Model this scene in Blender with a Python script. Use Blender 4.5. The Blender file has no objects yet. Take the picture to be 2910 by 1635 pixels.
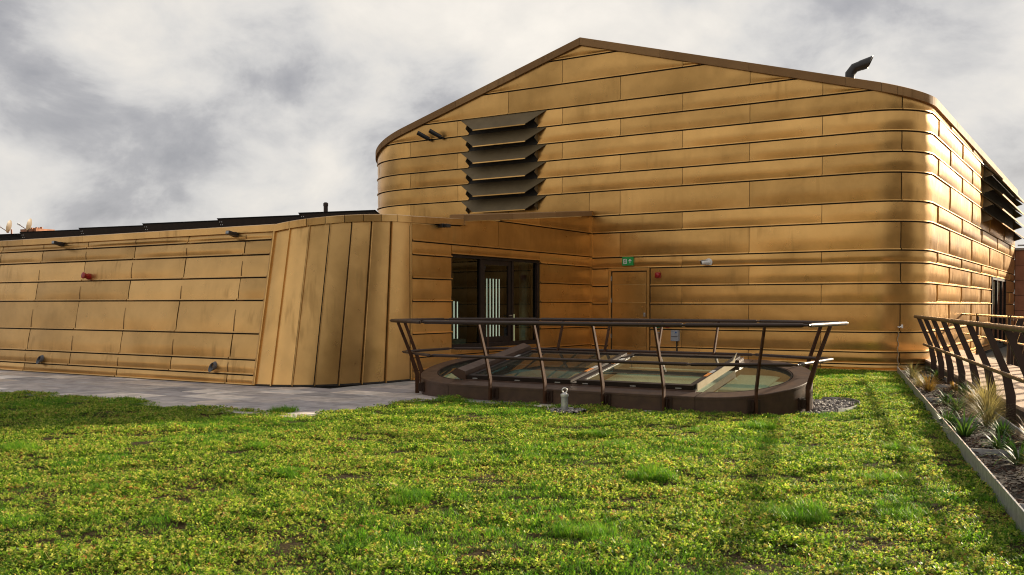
import bpy, math, random
import numpy as np
from mathutils import Vector, Matrix

random.seed(7)
rng = np.random.default_rng(7)
SC = bpy.context.scene
COL = SC.collection

# ------------------------------------------------------------------ camera
cam_d = bpy.data.cameras.new('camera')
cam_d.sensor_fit = 'HORIZONTAL'
cam_d.sensor_width = 36.0
cam_d.lens = 36.0 * 2750.0 / 2910.0
cam_d.shift_y = 0.0414
cam_d.clip_start = 0.05
cam_d.clip_end = 3000.0
cam = bpy.data.objects.new('camera', cam_d)
cam.location = (0, 0, 1.5)
cam.rotation_euler = (math.radians(88.5), 0, math.radians(32.1))
COL.objects.link(cam)
SC.camera = cam

# ------------------------------------------------------------------ sky, sun, exposure
SUN_EL, SUN_AZ = math.radians(17.0), math.radians(67.0)      # azimuth measured from +X towards +Y
SUN_DIR = Vector((math.cos(SUN_EL) * math.cos(SUN_AZ), math.cos(SUN_EL) * math.sin(SUN_AZ), math.sin(SUN_EL)))
SKY_STRENGTH = 0.05
SUN_STRENGTH = 5.0

world = bpy.data.worlds.new('World')
SC.world = world
world.use_nodes = True
nt = world.node_tree
nt.nodes.clear()


def N(tree, kind, **kw):
    n = tree.nodes.new(kind)
    for k, v in kw.items():
        setattr(n, k, v)
    return n


def mathn(tree, op, a, b=None, clamp=False):
    n = tree.nodes.new('ShaderNodeMath')
    n.operation = op
    n.use_clamp = clamp
    for i, v in enumerate((a, b)):
        if v is None:
            continue
        if isinstance(v, (int, float)):
            n.inputs[i].default_value = v
        else:
            tree.links.new(v, n.inputs[i])
    return n.outputs[0]


def ramp(tree, fac, stops, interp='LINEAR'):
    n = tree.nodes.new('ShaderNodeValToRGB')
    n.color_ramp.interpolation = interp
    e = n.color_ramp.elements
    while len(e) < len(stops):
        e.new(0.5)
    for el, (p, c) in zip(e, stops):
        el.position = p
        el.color = (*c, 1.0) if len(c) == 3 else c
    tree.links.new(fac, n.inputs[0])
    return n.outputs[0]


def mixc(tree, fac, a, b, blend='MIX'):
    n = tree.nodes.new('ShaderNodeMix')
    n.data_type = 'RGBA'
    n.blend_type = blend
    for sock, v in ((n.inputs[0], fac), (n.inputs[6], a), (n.inputs[7], b)):
        if isinstance(v, (int, float)):
            sock.default_value = v
        elif isinstance(v, tuple):
            sock.default_value = (*v, 1.0) if len(v) == 3 else v
        else:
            tree.links.new(v, sock)
    return n.outputs[2]


def noise(tree, vec, scale, detail=4.0, rough=0.5, dist=0.0, dims='3D'):
    n = tree.nodes.new('ShaderNodeTexNoise')
    n.noise_dimensions = dims
    n.inputs['Scale'].default_value = scale
    n.inputs['Detail'].default_value = detail
    n.inputs['Roughness'].default_value = rough
    n.inputs['Distortion'].default_value = dist
    if vec is not None:
        tree.links.new(vec, n.inputs['Vector'])
    return n.outputs[0]


def mapping(tree, vec, loc=(0, 0, 0), rot=(0, 0, 0), scale=(1, 1, 1)):
    n = tree.nodes.new('ShaderNodeMapping')
    n.inputs['Location'].default_value = loc
    n.inputs['Rotation'].default_value = rot
    n.inputs['Scale'].default_value = scale
    tree.links.new(vec, n.inputs['Vector'])
    return n.outputs[0]


sky = N(nt, 'ShaderNodeTexSky')
sky.sky_type = 'NISHITA'
sky.sun_disc = False
sky.sun_elevation = SUN_EL
sky.sun_rotation = math.pi / 2 - SUN_AZ
sky.air_density = 1.0
sky.dust_density = 1.5
tc = N(nt, 'ShaderNodeTexCoord')
D = tc.outputs['Generated']
mp = mapping(nt, D, loc=(3.85, 7.58, -1.89), scale=(1.0, 1.0, 1.7))
big = noise(nt, mp, 3.4, 7.0, 0.50, 0.1)
fine = noise(nt, mapping(nt, D, loc=(3.1, 1.7, 0.4), scale=(1.0, 1.0, 1.5)), 8.0, 10.0, 0.60, 0.3)
cl = mathn(nt, 'ADD', mathn(nt, 'MULTIPLY', big, 0.68), mathn(nt, 'MULTIPLY', fine, 0.32))
# cloud layer is a little brighter round the veiled sun
vm = N(nt, 'ShaderNodeVectorMath', operation='DOT_PRODUCT')
nt.links.new(D, vm.inputs[0])
vm.inputs[1].default_value = SUN_DIR
glow = mathn(nt, 'POWER', mathn(nt, 'MAXIMUM', vm.outputs['Value'], 0.0), 6.0)
cl2 = mathn(nt, 'ADD', cl, mathn(nt, 'MULTIPLY', glow, 0.06))
cloud = ramp(nt, cl2, [(0.385, (0.160, 0.158, 0.166)), (0.43, (0.200, 0.197, 0.202)), (0.465, (0.258, 0.253, 0.251)), (0.51, (0.312, 0.302, 0.290)), (0.565, (0.355, 0.337, 0.312)), (0.66, (0.410, 0.384, 0.348))])
skyc = mixc(nt, 1.0, sky.outputs[0], (SKY_STRENGTH,) * 3, 'MULTIPLY')
cover = ramp(nt, cl, [(0.30, (0.86,) * 3), (0.45, (0.96,) * 3)])
final = mixc(nt, cover, skyc, cloud)
bg = N(nt, 'ShaderNodeBackground')
nt.links.new(final, bg.inputs[0])
bg.inputs[1].default_value = 1.0
wo = N(nt, 'ShaderNodeOutputWorld')
nt.links.new(bg.outputs[0], wo.inputs[0])

sun_d = bpy.data.lights.new('sun', 'SUN')
sun_d.energy = SUN_STRENGTH
sun_d.angle = math.radians(1.5)
sun_d.color = (1.0, 0.84, 0.62)
sun = bpy.data.objects.new('sun', sun_d)
sun.rotation_euler = SUN_DIR.to_track_quat('Z', 'Y').to_euler()
sun.location = SUN_DIR * 60
COL.objects.link(sun)

SC.view_settings.view_transform = 'Standard'
SC.view_settings.look = 'None'
SC.view_settings.exposure = 1.28
SC.view_settings.gamma = 1.0
SC.view_settings.use_curve_mapping = False
SC.render.engine = 'CYCLES'
SC.cycles.use_denoising = True
SC.cycles.denoising_prefilter = 'ACCURATE'
SC.cycles.filter_width = 1.1
SC.cycles.max_bounces = 8
SC.cycles.transparent_max_bounces = 12
SC.cycles.sample_clamp_indirect = 6.0

# ------------------------------------------------------------------ materials
M = {}


def mat(name):
    m = bpy.data.materials.new(name)
    m.use_nodes = True
    t = m.node_tree
    t.nodes.clear()
    out = N(t, 'ShaderNodeOutputMaterial')
    p = N(t, 'ShaderNodeBsdfPrincipled')
    t.links.new(p.outputs[0], out.inputs[0])
    M[name] = m
    return m, t, p, out


def pos(t):
    return N(t, 'ShaderNodeNewGeometry').outputs['Position']


def bump(t, p, h, dist, strength=1.0):
    b = N(t, 'ShaderNodeBump')
    b.inputs['Strength'].default_value = strength
    b.inputs['Distance'].default_value = dist
    t.links.new(h, b.inputs['Height'])
    t.links.new(b.outputs[0], p.inputs['Normal'])
    return b


def plain(name, col, rough=0.5, metal=0.0, var=0.25, nscale=8.0, bumpd=0.0, spec=0.5):
    m, t, p, o = mat(name)
    n = noise(t, pos(t), nscale, 5.0, 0.6)
    lo = tuple(c * (1 - var) for c in col)
    hi = tuple(min(1, c * (1 + var)) for c in col)
    t.links.new(ramp(t, n, [(0.3, lo), (0.7, hi)]), p.inputs['Base Color'])
    t.links.new(ramp(t, n, [(0.3, (min(1, rough + 0.08),) * 3), (0.7, (max(0.03, rough - 0.06),) * 3)]), p.inputs['Roughness'])
    p.inputs['Metallic'].default_value = metal
    p.inputs['Specular IOR Level'].default_value = spec
    if bumpd:
        bump(t, p, noise(t, pos(t), nscale * 6, 4.0, 0.6), bumpd)
    return m


def gold(name, c_lo, c_hi, rough, streak, metal=1.0):
    m, t, p, o = mat(name)
    P = pos(t)
    rnd = N(t, 'ShaderNodeObjectInfo').outputs['Random']
    n1 = noise(t, P, 0.9, 4.0, 0.55, 0.4)
    n2 = noise(t, mapping(t, P, scale=(1, 1, 0.7)), 5.0, 5.0, 0.6)
    f = mathn(t, 'ADD', mathn(t, 'MULTIPLY', n1, 0.55), mathn(t, 'MULTIPLY', n2, 0.15))
    f = mathn(t, 'ADD', f, mathn(t, 'MULTIPLY', rnd, 0.30))
    base = ramp(t, f, [(0.30, c_lo), (0.72, c_hi)])
    # rain streaks and handling marks: tall narrow dull runs that start at odd heights
    s1 = noise(t, mapping(t, P, scale=(1, 1, 0.09)), 9.0, 2.0, 0.6)
    s2 = noise(t, P, 1.1, 1.0, 0.5)
    st = mathn(t, 'MULTIPLY', ramp(t, s1, [(0.48, (0,) * 3), (0.66, (1,) * 3)]), ramp(t, s2, [(0.56, (0,) * 3), (0.66, (1,) * 3)]))
    base = mixc(t, mathn(t, 'MULTIPLY', st, streak), base, tuple(c * 0.42 for c in c_lo))
    sp = noise(t, P, 60.0, 2.0, 0.5)
    base = mixc(t, ramp(t, sp, [(0.70, (0,) * 3), (0.76, (0.10,) * 3)]), base, tuple(c * 0.5 for c in c_lo))
    t.links.new(base, p.inputs['Base Color'])
    p.inputs['Metallic'].default_value = metal
    r = mathn(t, 'ADD', mathn(t, 'MULTIPLY', n2, 0.16), rough - 0.08)
    r = mathn(t, 'ADD', r, mathn(t, 'MULTIPLY', st, 0.12))
    t.links.new(r, p.inputs['Roughness'])
    # rolled sheet is never flat: long shallow waves
    w = mathn(t, 'ADD', noise(t, mapping(t, P, scale=(1, 1, 1.3)), 1.3, 1.0, 0.4), mathn(t, 'MULTIPLY', noise(t, P, 3.6, 1.0, 0.4), 0.13))
    bump(t, p, w, 0.018, 0.6)
    return m


gold('brass_sheet', (0.41, 0.230, 0.069), (0.79, 0.458, 0.150), 0.30, 0.12, 0.80)
gold('brass_sheet_wing', (0.44, 0.256, 0.086), (0.80, 0.485, 0.180), 0.30, 0.28, 0.80)
gold('brass_coping', (0.22, 0.12, 0.05), (0.32, 0.185, 0.08), 0.75, 0.3, 0.0)
M['brass_coping'].node_tree.nodes['Principled BSDF'].inputs['Specular IOR Level'].default_value = 0.15
gold('fold_tarnish', (0.16, 0.085, 0.03), (0.24, 0.13, 0.045), 0.5, 0.2, 0.6)
plain('wall_membrane', (0.03, 0.025, 0.02), 0.8)
plain('roof_membrane', (0.09, 0.085, 0.08), 0.85)
plain('dark_bronze_blade', (0.15, 0.112, 0.060), 0.48, 0.2, 0.15, 2.0, 0.0, 0.25)
plain('brown_paint', (0.036, 0.019, 0.013), 0.42, 0.0, 0.2, 5.0, 0.0, 0.35)
plain('brown_kerb', (0.068, 0.037, 0.023), 0.46, 0.0, 0.25, 6.0, 0.0, 0.35)
plain('corten_post', (0.060, 0.027, 0.014), 0.6, 0.0, 0.35, 9.0, 0.0, 0.1)
plain('black_metal', (0.018, 0.016, 0.016), 0.4)
plain('solar_back', (0.035, 0.024, 0.018), 0.45)
plain('frame_dark', (0.022, 0.014, 0.011), 0.5, 0.0, 0.25, 8.0, 0.0, 0.2)
plain('grey_plastic', (0.30, 0.32, 0.35), 0.45)
plain('spout_grey', (0.11, 0.12, 0.14), 0.45)
plain('white_plastic', (0.75, 0.75, 0.74), 0.35, 0.0, 0.06)
plain('clip_alu', (0.62, 0.62, 0.62), 0.35, 0.6, 0.1)
plain('red_plastic', (0.30, 0.012, 0.012), 0.3)
plain('green_plastic', (0.01, 0.22, 0.12), 0.3)
plain('exit_green', (0.015, 0.30, 0.07), 0.35, 0.0, 0.15)
plain('galvanised', (0.42, 0.43, 0.44), 0.45, 0.75, 0.3, 14.0)
plain('stainless', (0.55, 0.55, 0.54), 0.3, 0.9, 0.2)
plain('cream_sheet', (0.34, 0.295, 0.215), 0.95, 0.0, 0.1, 8.0, 0.0, 0.0)
plain('rail_bronze', (0.105, 0.065, 0.034), 0.42, 0.2)
plain('deck_board', (0.44, 0.31, 0.22), 0.75, 0.0, 0.15, 3.0, 0.002)
plain('deck_fascia', (0.045, 0.03, 0.022), 0.6)
plain('terracotta', (0.36, 0.15, 0.08), 0.7, 0.0, 0.2, 3.0)
plain('screen_render', (0.24, 0.20, 0.16), 0.8)
plain('brick_warm', (0.35, 0.16, 0.09), 0.8, 0.0, 0.25, 5.0)
plain('dish_enamel', (0.13, 0.10, 0.065), 0.5, 0.0, 0.1)
plain('turquoise_underlay', (0.10, 0.36, 0.42), 0.7, 0.0, 0.12)
plain('cream_underlay', (0.80, 0.73, 0.52), 0.8, 0.0, 0.08)
plain('room_dark', (0.035, 0.032, 0.028), 0.8)
plain('room_teal', (0.20, 0.28, 0.26), 0.6)
plain('room_timber', (0.34, 0.22, 0.12), 0.6)
plain('mortar', (0.30, 0.29, 0.28), 0.9)
plain('soil', (0.030, 0.022, 0.016), 0.95, 0.0, 0.5, 18.0, 0.02)
plain('orange_label', (0.50, 0.17, 0.015), 0.5, 0.0, 0.05)
plain('white_label', (0.34, 0.34, 0.33), 0.5, 0.0, 0.05)
plain('blue_label', (0.03, 0.10, 0.32), 0.5, 0.0, 0.05)
plain('copper_pipe', (0.25, 0.17, 0.10), 0.4, 0.7)
plain('lens_black', (0.01, 0.01, 0.012), 0.08)

# paving stone: each slab its own tone
m, t, p, o = mat('paving_stone')
P = pos(t)
rnd = N(t, 'ShaderNodeObjectInfo').outputs['Random']
tone = ramp(t, rnd, [(0.0, (0.17, 0.165, 0.175)), (0.35, (0.30, 0.275, 0.265)), (0.65, (0.22, 0.21, 0.225)), (0.85, (0.38, 0.33, 0.29)), (1.0, (0.50, 0.48, 0.47))])
n1 = noise(t, P, 3.5, 6.0, 0.62, 0.3)
tone = mixc(t, 1.0, tone, ramp(t, n1, [(0.3, (0.95, 0.92, 0.88)), (0.7, (2.0, 1.92, 1.82))]), 'MULTIPLY')
eff = noise(t, mapping(t, P, scale=(0.55, 1.6, 1)), 1.5, 6.0, 0.68, 0.8)
tone = mixc(t, ramp(t, eff, [(0.56, (0,) * 3), (0.66, (0.75,) * 3)]), tone, (0.52, 0.51, 0.51))
t.links.new(tone, p.inputs['Base Color'])
t.links.new(ramp(t, noise(t, P, 1.3, 4.0, 0.6), [(0.35, (0.55,) * 3), (0.65, (0.85,) * 3)]), p.inputs['Roughness'])
p.inputs['Specular IOR Level'].default_value = 0.3
bump(t, p, noise(t, P, 40.0, 4.0, 0.6), 0.003)

# lawn soil under the planting
m, t, p, o = mat('lawn_soil')
P = pos(t)
n1 = noise(t, P, 30.0, 6.0, 0.65)
t.links.new(ramp(t, n1, [(0.35, (0.020, 0.014, 0.008)), (0.55, (0.050, 0.036, 0.016)), (0.72, (0.075, 0.065, 0.022))]), p.inputs['Base Color'])
p.inputs['Roughness'].default_value = 1.0
p.inputs['Specular IOR Level'].default_value = 0.1
bump(t, p, n1, 0.03)

# far ground beyond the terrace
m, t, p, o = mat('far_ground')
t.links.new(ramp(t, noise(t, pos(t), 0.05, 5.0, 0.6), [(0.35, (0.07, 0.07, 0.055)), (0.65, (0.12, 0.11, 0.095))]), p.inputs['Base Color'])
p.inputs['Roughness'].default_value = 0.9


def leaf(name, stops, trans=0.45, spec=0.3, rough=0.45):
    m = bpy.data.materials.new(name)
    m.use_nodes = True
    t = m.node_tree
    t.nodes.clear()
    out = N(t, 'ShaderNodeOutputMaterial')
    at = N(t, 'ShaderNodeAttribute', attribute_name='tone')
    rnd = N(t, 'ShaderNodeObjectInfo').outputs['Random']
    f = mathn(t, 'ADD', at.outputs['Fac'], mathn(t, 'MULTIPLY', mathn(t, 'SUBTRACT', rnd, 0.5), 0.30))
    big = noise(t, pos(t), 0.9, 3.0, 0.55)
    f = mathn(t, 'ADD', f, mathn(t, 'MULTIPLY', mathn(t, 'SUBTRACT', big, 0.5), 0.55), True)
    c = ramp(t, f, stops)
    pr = N(t, 'ShaderNodeBsdfPrincipled')
    pr.inputs['Roughness'].default_value = rough
    pr.inputs['Specular IOR Level'].default_value = spec
    tr = N(t, 'ShaderNodeBsdfTranslucent')
    t.links.new(c, pr.inputs['Base Color'])
    t.links.new(mixc(t, 1.0, c, (1.25, 1.3, 0.75), 'MULTIPLY'), tr.inputs[0])
    mx = N(t, 'ShaderNodeMixShader')
    mx.inputs[0].default_value = trans
    t.links.new(pr.outputs[0], mx.inputs[1])
    t.links.new(tr.outputs[0], mx.inputs[2])
    t.links.new(mx.outputs[0], out.inputs[0])
    M[name] = m


leaf('sedum_leaf', [(0.0, (0.022, 0.060, 0.008)), (0.26, (0.080, 0.175, 0.018)), (0.52, (0.26, 0.385, 0.040)), (0.80, (0.54, 0.52, 0.15)), (1.0, (0.30, 0.16, 0.06))], 0.55, 0.12)
leaf('grass_leaf', [(0.0, (0.035, 0.11, 0.010)), (0.45, (0.11, 0.28, 0.020)), (0.8, (0.24, 0.36, 0.035)), (1.0, (0.30, 0.28, 0.07))], 0.5, 0.15)
leaf('strap_leaf', [(0.0, (0.018, 0.05, 0.012)), (0.5, (0.04, 0.10, 0.02)), (1.0, (0.10, 0.17, 0.03))], 0.3, 0.25, 0.45)
leaf('feather_leaf', [(0.0, (0.14, 0.13, 0.05)), (0.5, (0.30, 0.24, 0.12)), (1.0, (0.46, 0.37, 0.21))], 0.4, 0.1)
leaf('russet_leaf', [(0.0, (0.14, 0.10, 0.03)), (0.5, (0.26, 0.15, 0.045)), (1.0, (0.38, 0.20, 0.07))], 0.4)
leaf('bark_chip', [(0.0, (0.014, 0.008, 0.006)), (0.5, (0.038, 0.020, 0.014)), (1.0, (0.12, 0.065, 0.045))], 0.0, 0.1, 0.8)
leaf('pebble_stone', [(0.0, (0.08, 0.07, 0.065)), (0.5, (0.20, 0.18, 0.165)), (1.0, (0.38, 0.35, 0.32))], 0.0, 0.3, 0.6)


def glass(name, tint, ior=1.5, spots=0.0):
    m = bpy.data.materials.new(name)
    m.use_nodes = True
    t = m.node_tree
    t.nodes.clear()
    out = N(t, 'ShaderNodeOutputMaterial')
    fr = N(t, 'ShaderNodeFresnel')
    fr.inputs[0].default_value = ior
    tr = N(t, 'ShaderNodeBsdfTransparent')
    tr.inputs[0].default_value = (*tint, 1)
    gl = N(t, 'ShaderNodeBsdfGlossy')
    gl.inputs['Roughness'].default_value = 0.012
    gl.inputs[0].default_value = (0.95, 0.97, 0.95, 1)
    mx = N(t, 'ShaderNodeMixShader')
    bk = N(t, 'ShaderNodeNewGeometry').outputs['Backfacing']
    t.links.new(mathn(t, 'MULTIPLY', fr.outputs[0], mathn(t, 'SUBTRACT', 1.0, bk)), mx.inputs[0])
    t.links.new(tr.outputs[0], mx.inputs[1])
    t.links.new(gl.outputs[0], mx.inputs[2])
    last = mx.outputs[0]
    if spots:
        df = N(t, 'ShaderNodeBsdfDiffuse')
        df.inputs[0].default_value = (0.28, 0.25, 0.20, 1)
        m2 = N(t, 'ShaderNodeMixShader')
        n = noise(t, pos(t), 45.0, 3.0, 0.6)
        n2 = noise(t, pos(t), 3.0, 3.0, 0.6)
        f = mathn(t, 'ADD', mathn(t, 'MULTIPLY', ramp(t, n, [(0.60, (0,) * 3), (0.68, (1,) * 3)]), spots), mathn(t, 'MULTIPLY', n2, 0.08))
        t.links.new(f, m2.inputs[0])
        t.links.new(last, m2.inputs[1])
        t.links.new(df.outputs[0], m2.inputs[2])
        last = m2.outputs[0]
    t.links.new(last, out.inputs[0])
    M[name] = m


glass('window_glass', (0.62, 0.70, 0.66), 1.52)
glass('rooflight_glass', (0.80, 0.90, 0.86), 1.9, 0.15)


def lamp_mat(name, col, strength):
    m = bpy.data.materials.new(name)
    m.use_nodes = True
    t = m.node_tree
    t.nodes.clear()
    out = N(t, 'ShaderNodeOutputMaterial')
    e = N(t, 'ShaderNodeEmission')
    e.inputs[0].default_value = (*col, 1)
    e.inputs[1].default_value = strength
    t.links.new(e.outputs[0], out.inputs[0])
    M[name] = m


lamp_mat('slot_emission', (1.0, 0.95, 0.80), 0.42)  # emission in place of daylight seen through the slots, no lamps
lamp_mat('warm_panel', (0.9, 0.72, 0.42), 0.55)  # emission that makes a cream panel look lit
plain('column_pale', (0.45, 0.55, 0.50), 0.6)

# ------------------------------------------------------------------ mesh helpers
WORLD_AT = {}


def V(*a):
    return np.array(a, dtype=float)


class MB:
    """collects vertices and faces in world coordinates; build() links ONE mesh object"""

    def __init__(self):
        self.v, self.f, self.tone = [], [], []

    def add(self, verts, faces, tone=None):
        b = len(self.v)
        self.v.extend([tuple(float(c) for c in q) for q in verts])
        self.f.extend([tuple(b + i for i in fc) for fc in faces])
        if tone is not None:
            self.tone.extend([tone] * len(faces))
        return self

    def box(self, c, size, ax=None):
        c = V(*c)
        ax = ax or (V(1, 0, 0), V(0, 1, 0), V(0, 0, 1))
        h = [a * s / 2 for a, s in zip(ax, size)]
        vs = [c + i * h[0] + j * h[1] + k * h[2] for k in (-1, 1) for j in (-1, 1) for i in (-1, 1)]
        return self.add(vs, [(0, 2, 3, 1), (4, 5, 7, 6), (0, 1, 5, 4), (2, 6, 7, 3), (0, 4, 6, 2), (1, 3, 7, 5)])

    def bbox(self, x0, x1, y0, y1, z0, z1):
        return self.box(((x0 + x1) / 2, (y0 + y1) / 2, (z0 + z1) / 2), (x1 - x0, y1 - y0, z1 - z0))

    def cbox(self, c, size, b=0.006, ax=None):
        """box with chamfered vertical edges and top edges"""
        c = V(*c)
        ax = ax or (V(1, 0, 0), V(0, 1, 0), V(0, 0, 1))
        hx, hy, hz = size[0] / 2, size[1] / 2, size[2] / 2
        ring = [(-hx + b, -hy), (hx - b, -hy), (hx, -hy + b), (hx, hy - b), (hx - b, hy), (-hx + b, hy), (-hx, hy - b), (-hx, -hy + b)]
        vs = []
        for z, s in ((-hz, 1.0), (hz - b, 1.0), (hz, None)):
            for x, y in ring:
                if s is None:
                    x2, y2 = x * (hx - b) / hx, y * (hy - b) / hy
                else:
                    x2, y2 = x, y
                vs.append(c + ax[0] * x2 + ax[1] * y2 + ax[2] * z)
        fs = [tuple(range(7, -1, -1)), tuple(range(16, 24))]
        for r in (0, 8):
            for i in range(8):
                j = (i + 1) % 8
                fs.append((r + i, r + j, r + 8 + j, r + 8 + i))
        return self.add(vs, fs)

    def tube(self, pts, r, n=10, caps=True):
        pts = [V(*q) for q in pts]
        rs = r if isinstance(r, (list, tuple)) else [r] * len(pts)
        up = None
        rings = []
        for i, q in enumerate(pts):
            a = pts[max(i - 1, 0)]
            b = pts[min(i + 1, len(pts) - 1)]
            d = b - a
            d /= np.linalg.norm(d) + 1e-12
            if up is None:
                ref = V(0, 0, 1) if abs(d[2]) < 0.9 else V(1, 0, 0)
                x = np.cross(ref, d)
            else:
                x = up - d * np.dot(up, d)
            x /= np.linalg.norm(x)
            up = x
            y = np.cross(d, x)
            rings.append([q + rs[i] * (math.cos(2 * math.pi * k / n) * x + math.sin(2 * math.pi * k / n) * y) for k in range(n)])
        vs = [w for rg in rings for w in rg]
        fs = []
        for i in range(len(pts) - 1):
            for k in range(n):
                k2 = (k + 1) % n
                fs.append((i * n + k, i * n + k2, (i + 1) * n + k2, (i + 1) * n + k))
        if caps:
            fs.append(tuple(range(n - 1, -1, -1)))
            fs.append(tuple((len(pts) - 1) * n + k for k in range(n)))
        return self.add(vs, fs)

    def prism(self, poly, depth):
        """closed polygon of 3D points pushed along the vector depth"""
        d = V(*depth)
        n = len(poly)
        vs = [V(*q) for q in poly] + [V(*q) + d for q in poly]
        fs = [tuple(range(n - 1, -1, -1)), tuple(range(n, 2 * n))]
        for i in range(n):
            j = (i + 1) % n
            fs.append((i, j, n + j, n + i))
        return self.add(vs, fs)

    def grid(self, rows):
        n = len(rows[0])
        vs = [q for r in rows for q in r]
        fs = []
        for i in range(len(rows) - 1):
            for j in range(n - 1):
                fs.append((i * n + j, i * n + j + 1, (i + 1) * n + j + 1, (i + 1) * n + j))
        return self.add(vs, fs)

    def build(self, name, material, parent=None, smooth=None, origin=None, fix=True):
        arr = np.array(self.v)
        if origin is None:
            lo, hi = arr.min(0), arr.max(0)
            origin = V((lo[0] + hi[0]) / 2, (lo[1] + hi[1]) / 2, lo[2])
        else:
            origin = V(*origin)
        me = bpy.data.meshes.new(name)
        me.from_pydata([tuple(q) for q in (arr - origin)], [], self.f)
        if self.tone:
            at = me.attributes.new('tone', 'FLOAT', 'FACE')
            at.data.foreach_set('value', np.array(self.tone, dtype=np.float32))
        me.materials.append(M[material])
        if fix:
            import bmesh
            bm = bmesh.new()
            bm.from_mesh(me)
            bmesh.ops.recalc_face_normals(bm, faces=bm.faces)
            bm.to_mesh(me)
            bm.free()
        if smooth is not None:
            me.polygons.foreach_set('use_smooth', [True] * len(me.polygons))
            me.set_sharp_from_angle(angle=math.radians(smooth))
        o = bpy.data.objects.new(name, me)
        COL.objects.link(o)
        place(o, origin, parent)
        return o


def place(o, origin, parent):
    WORLD_AT[o.name] = V(*origin)
    if parent is not None:
        o.parent = parent
        o.location = tuple(V(*origin) - WORLD_AT[parent.name])
    else:
        o.location = tuple(origin)


def tag(o, label=None, cat=None, group=None, kind=None):
    for k, v in (('label', label), ('category', cat), ('group', group), ('kind', kind)):
        if v:
            o[k] = v
    return o


def thing(name, at, label, cat, group=None):
    o = bpy.data.objects.new(name, None)
    o.empty_display_size = 0.2
    COL.objects.link(o)
    place(o, V(*at), None)
    return tag(o, label, cat, group)


def link_copy(src, origin, parent, name=None, rotz=0.0, scale=None):
    o = src.copy()
    if name:
        o.name = name
    COL.objects.link(o)
    place(o, V(*origin), parent)
    o.rotation_euler = (0, 0, rotz)
    if scale:
        o.scale = scale
    return o


# ------------------------------------------------------------------ sheet metal panel on any surface
def sheet(surf, a0, a1, b0, b1, name, material, parent, top=None, gap=0.010, lip=0.034, lip_h=0.030, bulge=0.012, step=0.22, crease=None, d0=0.022, nb=6, edge_lip=True, shade=0.020, lap=0.0):
    """surf(a, b) -> point, outward normal. The folded seam runs along the b0 edge."""
    L = None
    pa, _ = surf(a0, b0)
    pb, _ = surf(a1, b0)
    # length along a, following curves
    k = 12
    pts = [surf(a0 + (a1 - a0) * i / k, b0)[0] for i in range(k + 1)]
    L = sum(np.linalg.norm(pts[i + 1] - pts[i]) for i in range(k))
    if L < 0.02:
        return None
    g = gap / 2 / L * (a1 - a0)
    na = max(3, int(L / step) + 1)
    al = list(np.linspace(a0 + g, a1 - g, na))
    if crease is not None and a0 + 4 * g < crease < a1 - 4 * g:
        w = 0.028 / L * (a1 - a0)
        al = [q for q in al if abs(q - crease) > 1.8 * w] + [crease - w, crease, crease + w]
        al.sort()
    ph = rng.uniform(0, 6.28, 6)
    am = rng.uniform(0.5, 1.0, 4)
    A = bulge * rng.uniform(0.65, 1.3)
    sheet.roll = A
    rip = rng.uniform(0.0, 1.0) ** 2 * 0.0035
    ends = rng.uniform(0.3, 1.0) * 0.004
    cols = []
    for a in al:
        bt = b1 - shade if top is None else min(b1 - shade, top(a))
        if bt - b0 < 0.01:
            bt = b0 + 0.01
        u = (a - a0) / (a1 - a0)
        col = []
        p, n = surf(a, b0)
        col.append(p)
        if edge_lip:
            col.append(p + n * (d0 + lip))
            hb = min(lip_h, (bt - b0) * 0.4)
            p, n = surf(a, b0 + hb * 0.75)
            col.append(p + n * (d0 + lip - 0.004))
            p, n = surf(a, b0 + hb)
            col.append(p + n * d0)
        else:
            hb = 0.0
            col.append(p + n * d0)
        for j in range(1, nb + 1):
            v = j / nb
            b = b0 + hb + (bt - b0 - hb) * v
            p, n = surf(a, b)
            pill = (v / 0.42) ** 0.9 if v < 0.42 else 1.0 - 0.42 * ((v - 0.42) / 0.58) ** 1.6
            pill = max(0.0, min(1.0, pill))
            uu = 1 - (2 * u - 1) ** 6
            d = d0 + A * pill * (0.35 + 0.65 * uu) + lap * (1 - u)
            d += 0.0022 * am[0] * math.sin(1.7 * L * u + ph[0]) * math.sin(3.14 * v)
            d += rip * math.sin(L * u * 21 + ph[1]) * math.exp(-v * 6) * (1 if v < 0.99 else 0)
            d += ends * math.sin(5 * v + ph[2]) * (math.exp(-u * L * 5) + math.exp(-(1 - u) * L * 5)) * math.sin(3.14 * v)
            if crease is not None and abs(a - crease) < 1e-9:
                d += 0.022 * max(0.0, 1 - v / 0.8) ** 0.5 if v < 0.8 else 0
            col.append(p + n * d)
        p, n = surf(a, bt)
        col.append(p)
        cols.append(col)
    mb = MB()
    # returns at both ends
    p0 = []
    for (a, col) in ((al[0], cols[0]), (al[-1], cols[-1])):
        back = []
        bt = b1 if top is None else max(b0 + 0.01, min(b1, top(a)))
        nrm = surf(a, b0)[1]
        for q in col:
            base, n = surf(a, b0)
            dist = np.dot(q - base, n)
            back.append(q - n * max(0.0, dist) if True else q)
        p0.append(back)
    rows = [p0[0]] + cols + [p0[1]]
    mb.grid(rows)
    c = sum(cols[len(cols) // 2]) / len(cols[0])
    o = mb.build(name, material, parent, smooth=28, origin=c, fix=False)
    # outward check
    me = o.data
    mid = me.polygons[len(me.polygons) // 2]
    _, n = surf((a0 + a1) / 2, (b0 + b1) / 2)
    s = sum(np.dot(np.array(q.normal), n) * q.area for q in me.polygons)
    if s < 0:
        me.flip_normals()
    return o


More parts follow.
